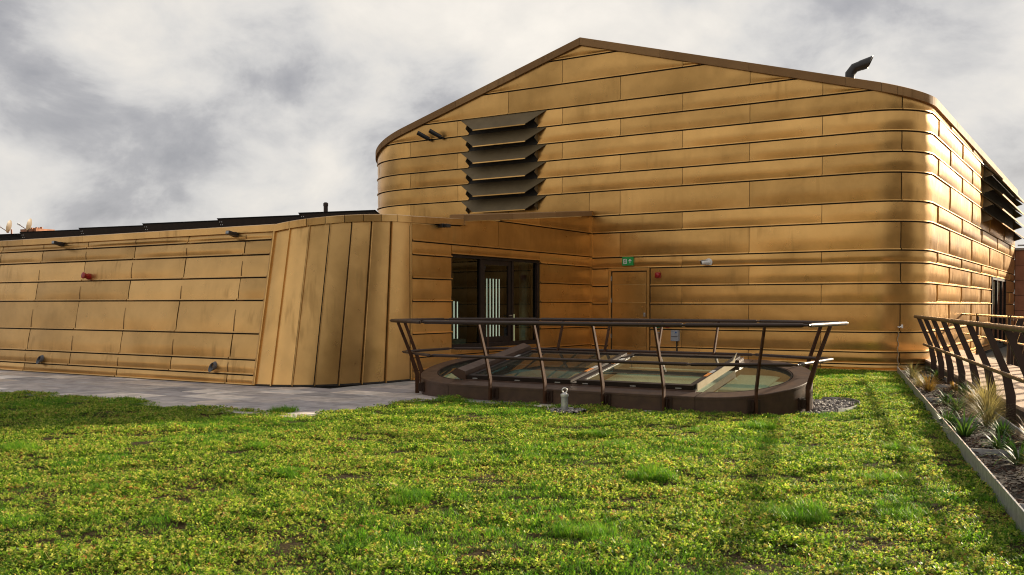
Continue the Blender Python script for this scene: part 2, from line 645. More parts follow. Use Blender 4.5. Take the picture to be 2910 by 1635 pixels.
def coping_piece(path, s0, s1, ztop, h, out, back, name, material, parent, n=3):
    """path(s) -> (x, y, nx, ny); a capping of height h standing out from the wall"""
    rows = []
    for s in np.linspace(s0, s1, n):
        x, y, nx, ny = path(s)
        z = ztop(s)
        q = V(x, y, 0)
        nn = V(nx, ny, 0)
        sec = [(out - 0.02, -h), (out, -h), (out, 0.0), (out - 0.02, 0.012), (-back, 0.03), (-back, -h * 0.8), (0.0, -h)]
        rows.append([q + nn * d + V(0, 0, z + dz) for d, dz in sec] + [q + nn * sec[0][0] + V(0, 0, z + sec[0][1])])
    mb = MB().grid(rows)
    k = len(rows[0])
    nr = len(rows)
    mb.f.append(tuple(range(k - 2, -1, -1)))
    mb.f.append(tuple((nr - 1) * k + i for i in range(k - 1)))
    return mb.build(name, material, parent, smooth=30)


# ================================================================== SETTING
ground = MB()
ground.add([(-900, -900, -0.12), (900, -900, -0.12), (900, 900, -0.12), (-900, 900, -0.12)], [(0, 1, 2, 3)])
tag(ground.build('ground', 'far_ground'), kind='structure')

# planter / deck lines (both run down towards the camera on the right)
DIRY = -0.235


def edge_x(y):           # inner face of the lawn side edging
    return -0.52 + DIRY * (y - 7.27)


def edge2_x(y):          # edging on the deck side
    return edge_x(y) + 0.72


def deck_x(y):           # left edge of the deck
    return -0.95 - 0.262 * (y - 13.08)


SKY_C = (-9.10, -4.90, 13.85, 1.20)     # rooflight: two end centres, middle line, radius


def lawn_z(x, y):
    z = 0.012 * math.sin(1.3 * x + 0.7 * y) + 0.010 * math.sin(2.9 * x - 1.9 * y + 1.0)
    z += 0.016 * math.sin(7.1 * x + 2.0 * math.sin(3.3 * y)) * math.sin(9.3 * y + 1.7 * math.sin(2.7 * x))
    z += 0.009 * math.sin(17.0 * x + 1.5 * math.sin(9.0 * y)) * math.sin(21.0 * y + 1.2 * math.sin(8.0 * x))
    return z - 0.012


def stadium_dist(x, y):
    cx = min(max(x, SKY_C[0]), SKY_C[1])
    return math.hypot(x - cx, y - SKY_C[2]) - SKY_C[3]


def in_gravel(x, y):
    if ((x + 3.75) / 0.52) ** 2 + ((y - 14.55) / 1.15) ** 2 < 1 and stadium_dist(x, y) > -0.1:
        return True
    return (x + 6.62) ** 2 + (y - 11.98) ** 2 < 0.30 ** 2


def on_lawn(x, y):
    if x > edge_x(y) - 0.02 or y > 22.80 or x < -26:
        return False
    if stadium_dist(x, y) < 0.10 or in_gravel(x, y):
        return False
    wob = 0.06 * math.sin(3.1 * y) + 0.04 * math.sin(7.3 * y + 1) if y > 9 else 0
    if y < 9.62 + 0.05 * math.sin(2.3 * x) + 0.03 * math.sin(6.1 * x):
        return True
    if y < 12.9:
        return x > -9.22 + wob
    if x > -4.5:
        return True
    return y > 16.2 and x > -6.4


lm = MB()
xs = np.arange(-26, 1.6, 0.5)
ys = np.arange(-3.0, 9.75, 0.5)
rows = [[V(x, y, lawn_z(x, y) if y < 9.4 else -0.02) for x in np.append(np.arange(-26, edge_x(y) - 0.5, 0.5)[:60], [])] for y in ys]
# one sheet of soil built as clipped cells
cells = MB()
st = 0.4
idx = {}


def vid(i, j):
    if (i, j) not in idx:
        x, y = -26 + i * st, -3 + j * st
        x2 = min(x, edge_x(y) - 0.005)
        idx[(i, j)] = len(cells.v)
        cells.v.append((x2, y, lawn_z(x2, y)))
    return idx[(i, j)]


for i in range(0, 70):
    for j in range(0, 65):
        x, y = -26 + (i + 0.5) * st, -3 + (j + 0.5) * st
        if x - st / 2 > edge_x(y) - 0.02:
            continue
        if y > 22.85:
            continue
        if y < 9.55 or (x > -9.2 and y < 13) or (x > -4.6) or (y > 16 and x > -6.4):
            cells.f.append((vid(i, j), vid(i + 1, j), vid(i + 1, j + 1), vid(i, j + 1)))
tag(cells.build('lawn', 'lawn_soil', smooth=60), kind='structure')

# ------------------------------------------------------------------ paving
pav = MB()
pav.bbox(-32, -9.25, 9.6, 12.6, -0.11, -0.012)
pav.bbox(-12.0, -4.9, 12.601, 22.89, -0.11, -0.012)
paving = tag(pav.build('paving', 'mortar', origin=(-15, 12, -0.11)), kind='structure')
slab_src = {}
for (w, d) in ((0.9, 0.6), (0.6, 0.6), (1.2, 0.6)):
    mb = MB().cbox((0, 0, 0), (w - 0.012, d - 0.012, 0.05), 0.004)
    slab_src[w] = mb
first = {}
y = 9.33
row = 0
while y < 22.6:
    x = -31.9 + (0.45 if row % 2 else 0) + 0.11 * (row % 3)
    while x < -4.6:
        w = random.choice((0.9, 0.9, 0.6, 1.2))
        cx, cy = x + w / 2, y + 0.3
        show = (cy < 12.7 and cx > -26 and cx < -8.9) or (cy >= 12.6 and -11.7 < cx < -5.0)
        if cy < 12.7 and cx < -26:
            show = False
        if cy >= 12.5 and stadium_dist(cx, cy) < -0.5:
            show = False
        if cy < 12.6 and cx > -9.0:
            show = False
        if show:
            zc = -0.030 + random.uniform(-0.0015, 0.0015)
            if w not in first:
                o = slab_src[w].build('slab', 'paving_stone', paving, origin=(0, 0, 0))
                o.location = tuple(V(cx, cy, zc) - WORLD_AT[paving.name])
                first[w] = o
            else:
                link_copy(first[w], (cx, cy, zc), paving, 'slab')
        x += w
    y += 0.6
    row += 1

# ================================================================== MAIN HALL
YF, XC, XL = 22.9, -3.71, -20.32
RR, RL = 1.2, 2.2
SXR, SXL = XC - RR, XL + RL           # ends of the flat front


def main_path(s):
    if s < SXL:
        a = (SXL - s) / RL
        if a < math.pi / 2:
            return SXL - RL * math.sin(a), YF + RL - RL * math.cos(a), -math.sin(a), -math.cos(a)
        return XL, YF + RL + (a - math.pi / 2) * RL, -1.0, 0.0
    if s <= SXR:
        return s, YF, 0.0, -1.0
    a = (s - SXR) / RR
    if a < math.pi / 2:
        return SXR + RR * math.sin(a), YF + RR - RR * math.cos(a), math.sin(a), -math.cos(a)
    return XC, YF + RR + (a - math.pi / 2) * RR, 1.0, 0.0


def s_of_side(y):
    return SXR + RR * math.pi / 2 + (y - YF - RR)


def roof_z(x):
    return 8.56 - (0.2765 * (x + 12.19) if x > -12.19 else 0.3015 * (-12.19 - x))


def main_top(s):
    return roof_z(main_path(s)[0])


def main_surf(s, z):
    x, y, nx, ny = main_path(s)
    return V(x, y, z), V(nx, ny, 0)


YEND = 45.0
hall = thing('gold_hall', (-12, 30, 0), 'large gold brass clad hall with low pitched gable and rounded corners', 'building')
S_END = s_of_side(YEND)
S_BEG = SXL - RL * math.pi / 2 - 6

# core wall and roof behind the cladding
ss = list(np.linspace(S_BEG, SXL - RL * math.pi / 2, 3)) + list(np.linspace(SXL - RL * math.pi / 2, SXL, 14))[1:] + list(np.linspace(SXL, -12.19, 8))[1:] + list(np.linspace(-12.19, SXR, 8))[1:] + list(np.linspace(SXR, SXR + RR * math.pi / 2, 12))[1:] + list(np.linspace(SXR + RR * math.pi / 2, S_END, 4))[1:]
mb = MB()
mb.grid([[V(*main_path(s)[:2], -0.1) for s in ss], [V(*main_path(s)[:2], main_top(s) - 0.06) for s in ss]])
mb.add([(XL, 31, -0.1), (XC, 45, -0.1), (XC, 45, roof_z(XC) - 0.06), (-12.19, 40, 8.5), (XL, 31, roof_z(XL) - 0.06)], [(0, 1, 2, 3, 4)])
mb.build('wall', 'wall_membrane', hall, smooth=20)
mb = MB()
xs = sorted(set([round(main_path(s)[0], 4) for s in ss]))


def front_y(x):
    if x < SXL:
        return YF + RL - math.sqrt(max(0, RL ** 2 - (SXL - x) ** 2))
    if x > SXR:
        return YF + RR - math.sqrt(max(0, RR ** 2 - (x - SXR) ** 2))
    return YF


mb.grid([[V(x, front_y(x) + 0.05, roof_z(x) - 0.05) for x in xs], [V(x, 31 + 14 * (x - XL) / (XC - XL), roof_z(x) - 0.05) for x in xs]])
mb.build('roof', 'roof_membrane', hall)

SEAMS = [0.0, 0.155, 0.429, 0.883, 1.526, 1.99, 2.452, 2.74, 3.384, 3.838, 4.485, 4.945, 5.405, 5.872, 6.336, 6.795, 7.43, 8.08, 8.7]
A0, B0 = -7.59, -5.87
PITCH = 3.44
FRONT_A = [A0 + PITCH * k for k in range(-5, 2)]        # ends with the joint on the rounded corner
FRONT_B = [B0 + PITCH * k for k in range(-5, 1)]
SIDE_A = [s_of_side(v) for v in (26.75, 31.1, 35.7, 40.4)]
SIDE_B = [s_of_side(v) for v in (24.85, 29.0, 33.5, 38.1, 42.7)]
LOUV = (-15.80, -13.52)                                  # opening behind the front louvre
LOUV2 = (s_of_side(33.6), s_of_side(44.3))               # opening behind the side louvre
DOOR = (-11.34, -10.19)
GLAZ = (s_of_side(36.4), s_of_side(41.1))
ENT_X = -11.9

for ci in range(len(SEAMS) - 1):
    z0, z1 = SEAMS[ci], SEAMS[ci + 1]
    fam = 'A' if (ci % 2 == 1) else 'B'
    # course 13 (5.872..6.336) carries family A in the photograph, and so on alternately
    joints = (FRONT_A + SIDE_A) if fam == 'A' else (FRONT_B + SIDE_B)
    lo = S_BEG + 3 if z0 > 3.3 else ENT_X + 0.02
    hi = S_END
    extra = []
    holes = []
    if abs(z0 - 3.838) < 1e-6:
        extra.append(-11.93)
    if 4.4 < z0 < 6.7:
        holes.append(LOUV)
    if 3.8 < z0 < 4.4:
        pass
    if 4.4 < z0 < 5.9:
        holes.append(LOUV2)
    if z0 < 2.40:
        holes.append((DOOR[0] - 0.022, DOOR[1] + 0.022))
    if z0 < 2.40:
        holes.append(GLAZ)
    cuts = sorted(set([lo, hi] + [j for j in joints + extra if lo + 0.15 < j < hi - 0.15] + [q for h in holes for q in h]))
    if z0 < 0.2:
        cuts = [q for q in cuts]
    for a, b in zip(cuts[:-1], cuts[1:]):
        m_ = (a + b) / 2
        if any(h[0] - 1e-6 <= m_ <= h[1] + 1e-6 for h in holes):
            continue
        if b - a < 0.06:
            continue
        # clip to where the roof is above the bottom seam
        def top(s):
            return main_top(s) - 0.16
        smp = np.linspace(a, b, 60)
        ok = [s for s in smp if top(s) > z0 + 0.012]
        if not ok:
            continue
        a2, b2 = (a if ok[0] == smp[0] else ok[0]), (b if ok[-1] == smp[-1] else ok[-1])
        curved = (a2 < SXL) or (b2 > SXR and a2 < SXR + RR * 1.6)
        other = FRONT_B if fam == 'A' else FRONT_A
        sheet(main_surf, a2, b2, z0, z1, 'panel', 'brass_sheet', hall, top=top, bulge=0.021, step=0.10 if curved else 0.24, nb=7, gap=0.034 if m_ > SXR + 1.8 else 0.012, lap=0.032 if a2 > SXR + RR * 1.45 else 0.0, shade=0.030, lip=0.042)

# coping: long pieces on the straight, short ones round the bends
cuts = list(np.linspace(S_BEG + 3, SXL - RL * math.pi / 2, 2)) + list(np.linspace(SXL - RL * math.pi / 2, SXL - 0.1, 7))[1:] + list(np.linspace(SXL - 0.1, -12.19, 4))[1:] + [-9.9, -7.6, -5.35] + list(np.linspace(SXR, SXR + RR * math.pi / 2, 7))[1:] + list(np.linspace(SXR + RR * math.pi / 2, S_END, 8))[1:]
for a, b in zip(cuts[:-1], cuts[1:]):
    coping_piece(main_path, a + 0.003, b - 0.003, main_top, 0.19, 0.105, 0.30, 'coping', 'brass_coping', hall, n=5 if (a < SXL or a > SXR - 0.1) else 2)


# louvres: sloped blades with mitred ends, one per course
def louvre(parent, path_pt, a0, a1, seams, out, drop, mitre, name='louvre'):
    """path_pt(a) -> (point, outward normal, along vector)"""
    grp = bpy.data.objects.new(name, None)
    COL.objects.link(grp)
    p, n, al = path_pt((a0 + a1) / 2)
    place(grp, p + V(0, 0, seams[-1]), parent)
    for z in seams:
        mb = MB()
        p0, n, al = path_pt(a0)
        p1, _, _ = path_pt(a1)
        th = 0.014
        A = p0 - al * mitre * 0.5 + n * 0.03 + V(0, 0, z)
        B = p1 + al * mitre * 0.5 + n * 0.03 + V(0, 0, z)
        C_ = p1 - al * mitre * 0.35 + n * out + V(0, 0, z - drop)
        D_ = p0 + al * mitre * 0.55 + n * out + V(0, 0, z - drop)
        nn = np.cross(B - A, D_ - A)
        nn /= np.linalg.norm(nn)
        if np.dot(nn, n) < 0:
            nn = -nn
        mb.prism([A, B, C_, D_], -nn * th)
        bl = mb.build('blade', 'dark_bronze_blade', grp)
        # bright rolled nose along the free edge, and the end brackets
        e = MB()
        w = (C_ - D_) / np.linalg.norm(C_ - D_)
        e.box((C_ + D_) / 2 - n * 0.012 - V(0, 0, 0.014), (np.linalg.norm(C_ - D_), 0.03, 0.028), (w, n, V(0, 0, 1)))
        e.build('nose', 'brass_sheet', bl)
        for q in (p0, p1):
            k = MB()
            k.prism([q + n * 0.03 + V(0, 0, z - 0.03), q + n * 0.03 + V(0, 0, z - drop - 0.02), q + n * (out * 0.62) + V(0, 0, z - drop * 0.80)], al * 0.012)
            k.build('bracket', 'dark_bronze_blade', bl)
    return grp


lv = louvre(hall, lambda a: (V(a, YF, 0), V(0, -1, 0), V(1, 0, 0)), LOUV[0], LOUV[1], [6.795, 6.336, 5.872, 5.405, 4.945, 4.485], 0.34, 0.385, 0.62)
mb = MB().bbox(LOUV[0], LOUV[1], YF - 0.016, YF - 0.004, 4.10, 6.795)
mb.build('backing', 'wall_membrane', lv)
lv2 = louvre(hall, lambda a: (V(XC, a, 0), V(1, 0, 0), V(0, 1, 0)), 33.6, 44.3, [5.872, 5.405, 4.945, 4.485], 0.55, 0.40, 1.2)
mb = MB().bbox(XC + 0.004, XC + 0.016, 33.6, 44.3, 4.485, 5.87)
mb.build('backing', 'wall_membrane', lv2)

# service door
door = bpy.data.objects.new('door', None)
COL.objects.link(door)
place(door, (-10.77, YF, 0.22), hall)
fr = MB()
for x in (DOOR[0] + 0.03, DOOR[1] - 0.03):
    fr.bbox(x - 0.035, x + 0.035, YF - 0.06, YF - 0.002, 0.155, 2.44)
fr.bbox(DOOR[0] + 0.066, DOOR[1] - 0.066, YF - 0.058, YF - 0.002, 2.372, 2.442)
fr.build('door_frame', 'brass_sheet', door)
mb = MB().bbox(DOOR[0], DOOR[1], YF - 0.012, YF - 0.001, 0.02, 2.44)
mb.build('reveal', 'wall_membrane', door)
mb = MB().bbox(DOOR[0] - 0.02, DOOR[1] + 0.02, YF - 0.16, YF - 0.004, 0.10, 0.19)
mb.build('threshold', 'frame_dark', door)
zs = [0.215, 0.42, 0.90, 1.55, 2.02, 2.345]
for a, b in zip(zs[:-1], zs[1:]):
    sheet(main_surf, DOOR[0] + 0.095, DOOR[1] - 0.085, a, b, 'leaf_panel', 'brass_sheet', door, lip=0.004, lip_h=0.008, bulge=0.005, gap=0.004, d0=0.035, nb=4, shade=0.004)
for z in (2.12, 1.55, 0.62):
    MB().tube([(DOOR[0] + 0.078, YF - 0.068, z), (DOOR[0] + 0.078, YF - 0.068, z + 0.12)], 0.011, 8).build('hinge', 'stainless', door, smooth=40)
hd = MB().cbox((DOOR[1] - 0.13, YF - 0.052, 1.24), (0.055, 0.02, 0.10), 0.004).build('lock_plate', 'stainless', door)
MB().tube([(DOOR[1] - 0.13, YF - 0.06, 1.26), (DOOR[1] - 0.13, YF - 0.10, 1.26)], 0.014, 8).build('lock_cylinder', 'stainless', hd, smooth=40)
for z in (1.78, 1.44):
    MB().tube([(DOOR[1] - 0.20, YF - 0.036, z), (DOOR[1] - 0.20, YF - 0.055, z)], 0.022, 12).build('bolt_cap', 'brass_sheet', door, smooth=40)

# glazed doors in the far part of the side wall
gd = bpy.data.objects.new('glazed_door', None)
COL.objects.link(gd)
place(gd, (XC, 38.7, 0.25), hall)
mb = MB().bbox(XC - 0.02, XC - 0.01, 36.4, 41.1, 0, 2.44)
mb.build('interior', 'room_dark', gd)
for y0 in (36.43, 37.95, 39.5, 40.95):
    MB().bbox(XC - 0.005, XC + 0.07, y0, y0 + 0.11, 0.1, 2.43).build('mullion', 'frame_dark', gd)
for y0, y1 in ((36.55, 37.94), (38.07, 39.49), (39.62, 40.94)):
    MB().bbox(XC + 0.02, XC + 0.03, y0, y1, 0.2, 2.35).build('pane', 'window_glass', gd)
MB().bbox(XC - 0.004, XC + 0.068, 36.55, 40.94, 2.352, 2.428).build('head', 'frame_dark', gd)

# main flue on the roof
fl = thing('flue_pipe', (-5.40, YF + 0.55, 6.4), 'black bent flue pipe with slanted mouth on the right roof slope', 'flue')
base = V(-5.40, YF + 0.55, 6.42)
rx = V(math.cos(math.radians(10)), math.sin(math.radians(10)), 0)
MB().tube([base, base + V(0, 0, 0.30)], 0.118, 20).build('lower_pipe', 'black_metal', fl, smooth=40)
MB().tube([base + V(0, 0, 0.295), base + V(0, 0, 0.325)], 0.128, 20).build('collar', 'black_metal', fl, smooth=40)
p1 = base + V(0, 0, 0.325)
p2 = base + V(0, 0, 0.46)
p3 = p2 + rx * 0.10 + V(0, 0, 0.13)
p4 = p3 + rx * 0.16 + V(0, 0, 0.05)
MB().tube([p1, p2, p3, p4], 0.112, 20).build('bend', 'black_metal', fl, smooth=40)
# slanted mouth
d = (p4 - p3) / np.linalg.norm(p4 - p3)
up = np.cross(np.cross(d, V(0, 0, 1)), d)
up /= np.linalg.norm(up)
sd = np.cross(d, up)
r1, r2, r3 = [], [], []
for k in range(20):
    a = 2 * math.pi * k / 20
    off = 0.118 * (math.cos(a) * up + math.sin(a) * sd)
    r1.append(p4 - d * 0.02 + off)
    r2.append(p4 + d * (0.20 + 0.10 * math.cos(a)) + off)
    r3.append(p4 + d * (0.20 + 0.10 * math.cos(a)) + off * 0.9)
r4 = [p4 - d * 0.02 + (q - p4 + d * 0.02) * 0.9 for q in r1]
MB().grid([r + [r[0]] for r in (r1, r2, r3, r4)]).build('mouth', 'black_metal', fl, smooth=40)

# ================================================================== ENTRANCE WING
wing = thing('gold_wing', (-18, 14, 0), 'low gold clad wing with leaning wall, fluted rounded corner and glazed entrance', 'building')
YB, BAT = 12.63, 0.19


def wing_surf(x, z):
    n = V(0, -1, BAT)
    return V(x, YB + BAT * z, z), n / np.linalg.norm(n)


def bez(P, t):
    P = [V(*q) for q in P]
    return (1 - t) ** 3 * P[0] + 3 * (1 - t) ** 2 * t * P[1] + 3 * (1 - t) * t * t * P[2] + t ** 3 * P[3]


CB = [(-13.52, YB), (-12.5, YB), (-11.9, 13.55), (-11.9, 15.15)]
CT = [(-13.52, 13.18), (-12.6, 13.18), (-11.9, 14.05), (-11.9, 15.15)]


def cone_top(t):
    return 2.88 + 0.24 * (1 - (1 - t) ** 1.7)


def cone_raw(t, z):
    zt = cone_top(t)
    b, c = bez(CB, t), bez(CT, t)
    w = z / 2.95
    q = b + (c - b) * w
    return V(q[0], q[1], z)


def cone_surf(v, t):          # a = height share, b = position round the corner
    z = v * cone_top(min(max(t, 0), 1))
    e = 1e-3
    p = cone_raw(t, z)
    dt = cone_raw(t + e, z) - cone_raw(t - e, z)
    dz = cone_raw(t, z + e) - cone_raw(t, z - e)
    n = np.cross(dt, dz)
    return p, n / np.linalg.norm(n)


def ent_top(y):
    return 3.12 + 0.04 * (y - 15.15) if y < 17.05 else 3.30 + 0.098 * (y - 17.05)


def ent_surf(y, z):
    return V(ENT_X, y, z), V(1, 0, 0)


# core
mb = MB()
cols = [(V(-31, YB, 0), V(-31, 13.18, 2.9)), (V(-13.52, YB, 0), V(-13.52, 13.18, 2.9))]
for t in np.linspace(0, 1, 20)[1:]:
    cols.append((cone_raw(t, 0), cone_raw(t, cone_top(t))))
b_in = []
for lo_, hi_ in cols:
    b_in.append((lo_ + V(0, 0, -0.1), hi_))
mb.grid([[q[0] for q in b_in], [q[1] for q in b_in]])
mb.build('wall', 'wall_membrane', wing, smooth=30)
W0, W1, WZ0, WZ1 = 16.54, 20.20, 0.58, 2.56
mb = MB()
for (y0, y1, z0, z1) in ((15.15, W0, -0.1, 2.9), (W1, 22.9, -0.1, 2.9), (W0, W1, -0.1, WZ0), (W0, W1, WZ1, 2.9)):
    mb.bbox(ENT_X - 0.2, ENT_X - 0.001, y0, y1, z0, z1)
mb.build('side_wall', 'wall_membrane', wing)
mb = MB()
mb.prism([(ENT_X - 0.2, 15.15, 2.905), (ENT_X - 0.2, 22.9, 2.905), (ENT_X - 0.2, 22.9, 3.8), (ENT_X - 0.2, 17.05, 3.25), (ENT_X - 0.2, 15.15, 3.05)], (0.198, 0, 0))
mb.build('upper_wall', 'wall_membrane', wing)
mb = MB()
mb.add([(-31, 13.3, 2.86), (-13.5, 13.3, 2.86), (-12.35, 13.75, 2.95), (-12.05, 15.15, 3.02), (-12.05, 17, 3.1), (-12.05, 22.88, 3.1), (-31, 22.88, 3.1)], [(0, 1, 2, 3, 4, 5, 6)])
mb.build('roof', 'roof_membrane', wing)
mb = MB()
mb.add([(-16.5, 17.0, 3.25), (-12.0, 17.0, 3.25), (-12.0, 22.88, 3.82), (-16.5, 22.88, 3.82)], [(0, 1, 2, 3)])
mb.build('upper_roof', 'roof_membrane', wing)

# leaning front: courses of long trays, joints staggered, half-way crease in each
WSE = [0.0, 0.19, 0.47, 0.955, 1.58, 2.015, 2.45, 2.73, 2.90]
WA = [-15.95 - 3.31 * k for k in range(0, 5)]
WB = [-14.29 - 3.31 * k for k in range(0, 5)]
for ci in range(len(WSE) - 1):
    z0, z1 = WSE[ci], WSE[ci + 1]
    odd = ci in (1, 3, 5, 7)
    odd = {0: False, 1: True, 2: False, 3: True, 4: False, 5: True, 6: False, 7: True}[ci]
    js = WA if odd else WB
    cr = WB if odd else WA
    cuts = sorted([-30.0, -13.56] + [j for j in js if -29.5 < j < -13.7])
    for a, b in zip(cuts[:-1], cuts[1:]):
        c = [q for q in cr if a + 0.3 < q < b - 0.3]
        sheet(wing_surf, a, b, z0, z1, 'panel', 'brass_sheet_wing', wing, bulge=0.024, step=0.24, gap=0.024, nb=8, shade=0.024, lip=0.038)
        if c and 0 < ci < 8:
            # dark weathered fold half-way along each tray, starting at the bottom seam
            rr_, hi_ = [], z0 + (z1 - z0) * random.uniform(0.62, 0.85)
            for k in range(6):
                zz = z0 + 0.03 + (hi_ - z0 - 0.03) * k / 5
                v_ = (zz - z0 - 0.03) / (z1 - 0.024 - z0 - 0.03)
                pl_ = (v_ / 0.42) ** 0.9 if v_ < 0.42 else 1.0 - 0.42 * ((v_ - 0.42) / 0.58) ** 1.6
                p_, n_ = wing_surf(c[0], zz)
                w_ = 0.011 * (1 - 0.6 * k / 5)
                q_ = p_ + n_ * (0.0285 + sheet.roll * pl_)
                rr_.append([q_ - V(w_, 0, 0), q_ + n_ * 0.004, q_ + V(w_, 0, 0)])
            MB().grid(rr_).build('fold', 'fold_tarnish', wing, fix=False)
# fluted corner: tall standing seam trays
ts = [0.0, 0.125, 0.27, 0.41, 0.555, 0.69, 0.835, 1.0]
for a, b in zip(ts[:-1], ts[1:]):
    sheet(cone_surf, 0.0, 1.0, a, b, 'standing_seam_panel', 'brass_sheet_wing', wing, bulge=0.005, step=0.14, lip=0.040, lip_h=0.007, gap=0.004, nb=6, shade=0.006)
# closing bead between the leaning front and the corner
mb = MB()
mb.tube([wing_surf(-13.545, z)[0] + wing_surf(-13.545, z)[1] * 0.045 for z in (0.0, 1.45, 2.9)], 0.022, 8)
mb.build('corner_bead', 'brass_sheet_wing', wing, smooth=40)
mb = MB().tube([(ENT_X + 0.03, 15.17, 0), (ENT_X + 0.03, 15.17, 3.1)], 0.024, 8)
mb.build('corner_bead', 'brass_sheet_wing', wing, smooth=40)
# drip strip at the foot
mb = MB()
pl = [V(-30, YB - 0.03, 0)] + [V(-13.5, YB - 0.03, 0)] + [cone_raw(t, 0) + cone_surf(0, t)[1] * 0.03 for t in np.linspace(0.05, 1, 14)]
mb.grid([[q + V(0, 0, -0.005) for q in pl], [q + V(0, 0, 0.03) for q in pl]])
mb.build('base_strip', 'wall_membrane', wing)

# entrance side wall trays
ES = [0.0, 0.19, 0.45, 0.92, 1.57, 2.03, 2.50, 2.77, 3.39, 4.0]
for z0, z1 in zip(ES[:-1], ES[1:]):
    cuts = [15.19, 22.86]
    if z0 < 2.5:
        segs = [(15.19, W0), (W1, 22.86)]
        if z1 <= 0.46:
            segs = [(15.19, W0), (W0, W1), (W1, 22.86)]
    elif z0 < 2.7:
        segs = [(15.19, W0), (W0, W1), (W1, 22.86)]
    elif z0 < 3.3:
        segs = [(15.19, 18.35), (18.35, 22.86)]
    else:
        segs = [(18.0, 20.2), (20.2, 22.86)]
    for a, b in segs:
        zb = z0
        zt_ = z1
        if z0 == 2.5 and a == W0:
            zb = WZ1 + 0.005
        top = lambda y: ent_top(y) - 0.03
        smp = np.linspace(a, b, 40)
        ok = [q for q in smp if top(q) > zb + 0.015]
        if not ok:
            continue
        sheet(ent_surf, max(a, ok[0]), min(b, ok[-1]), zb, zt_, 'panel', 'brass_sheet', wing, top=top, bulge=0.014, step=0.2, nb=6, shade=0.024, lip=0.040)
# strip below the window
sheet(ent_surf, W0, W1, 0.45, WZ0 - 0.005, 'sill_panel', 'brass_sheet', wing, bulge=0.003, step=0.3, nb=3)
MB().box((ENT_X + 0.035, 22.87, 2.0), (0.07, 0.05, 3.9)).build('corner_trim', 'brass_sheet', wing)

# copings of the wing


def wing_path(s):
    if s <= 0:
        return s - 13.52, 13.18, 0.0, -1.0
    if s <= 1:
        p, n = cone_surf(1.0, s)
        q = n.copy()
        q[2] = 0
        q /= np.linalg.norm(q)
        return p[0], p[1], q[0], q[1]
    return ENT_X, 15.15 + (s - 1), 1.0, 0.0


def wing_cop_top(s):
    if s <= 0:
        return 3.01
    if s <= 1:
        return cone_top(s) + 0.12
    return 3.24 + 0.04 * (s - 1)


cc = [-17.0, -13.6, -10.9, -8.2, -5.9, -3.3, 0.0] + [k / 8 for k in range(1, 9)] + [1.45, 2.93]
for a, b in zip(cc[:-1], cc[1:]):
    coping_piece(wing_path, a + 0.002, b - 0.002, wing_cop_top, 0.125, 0.07, 0.28, 'coping', 'brass_sheet_wing', wing, n=4 if 0 <= a < 1 else 2)


def up_path(y):
    return ENT_X, y, 1.0, 0.0


for a, b in ((16.95, 18.9), (18.9, 20.9), (20.9, 22.84)):
    coping_piece(up_path, a + 0.002, b - 0.002, lambda y: 3.40 + 0.0955 * (y - 16.95), 0.12, 0.075, 0.28, 'coping', 'brass_coping', wing, n=2)
mb = MB().prism([(ENT_X + 0.074, 16.95, 3.19), (ENT_X + 0.074, 16.95, 3.40), (ENT_X - 0.3, 16.95, 3.42), (ENT_X - 0.3, 16.95, 3.15)], (0, -0.02, 0))
mb.build('coping_end', 'brass_coping', wing)

# window and glazed door of the entrance
win = bpy.data.objects.new('window', None)
COL.objects.link(win)
place(win, (ENT_X, 18.4, WZ0), wing)
MB().bbox(ENT_X - 0.12, ENT_X - 0.0, W0, W0 + 0.05, WZ0, WZ1).build('jamb', 'frame_dark', win)
MB().bbox(ENT_X - 0.12, ENT_X - 0.0, W1 - 0.10, W1, WZ0, WZ1).build('jamb', 'frame_dark', win)
MB().bbox(ENT_X - 0.12, ENT_X - 0.0, W0 + 0.05, W1 - 0.10, WZ1 - 0.06, WZ1).build('head', 'frame_dark', win)
MB().bbox(ENT_X - 0.12, ENT_X + 0.01, W0 + 0.05, W1 - 0.10, WZ0, WZ0 + 0.07).build('sill', 'frame_dark', win)
DL, DR = 17.68, 18.98
for y0 in (DL, DR):
    MB().bbox(ENT_X - 0.11, ENT_X - 0.01, y0, y0 + 0.08, WZ0 + 0.07, WZ1 - 0.06).build('mullion', 'frame_dark', win)
# door leaf frame
lf = MB()
lf.bbox(ENT_X - 0.09, ENT_X - 0.03, DL + 0.085, DL + 0.20, WZ0 + 0.075, WZ1 - 0.065)
lf.bbox(ENT_X - 0.09, ENT_X - 0.03, DR - 0.12, DR - 0.005, WZ0 + 0.075, WZ1 - 0.065)
lf.bbox(ENT_X - 0.088, ENT_X - 0.032, DL + 0.20, DR - 0.12, WZ1 - 0.17, WZ1 - 0.065)
lf.bbox(ENT_X - 0.088, ENT_X - 0.032, DL + 0.20, DR - 0.12, WZ0 + 0.075, WZ0 + 0.20)
dl = lf.build('door_leaf', 'frame_dark', win)
MB().tube([(ENT_X + 0.01, DR - 0.06, 1.25), (ENT_X + 0.03, DR - 0.06, 1.25), (ENT_X + 0.03, DR - 0.18, 1.25)], 0.012, 8).build('handle', 'stainless', dl, smooth=40)
for y0, y1, z0, z1 in ((W0 + 0.05, DL, WZ0 + 0.07, WZ1 - 0.06), (DL + 0.20, DR - 0.12, WZ0 + 0.20, WZ1 - 0.17), (DR + 0.08, W1 - 0.10, WZ0 + 0.07, WZ1 - 0.06)):
    MB().bbox(ENT_X - 0.066, ENT_X - 0.054, y0, y1, z0, z1).build('pane', 'window_glass', win)

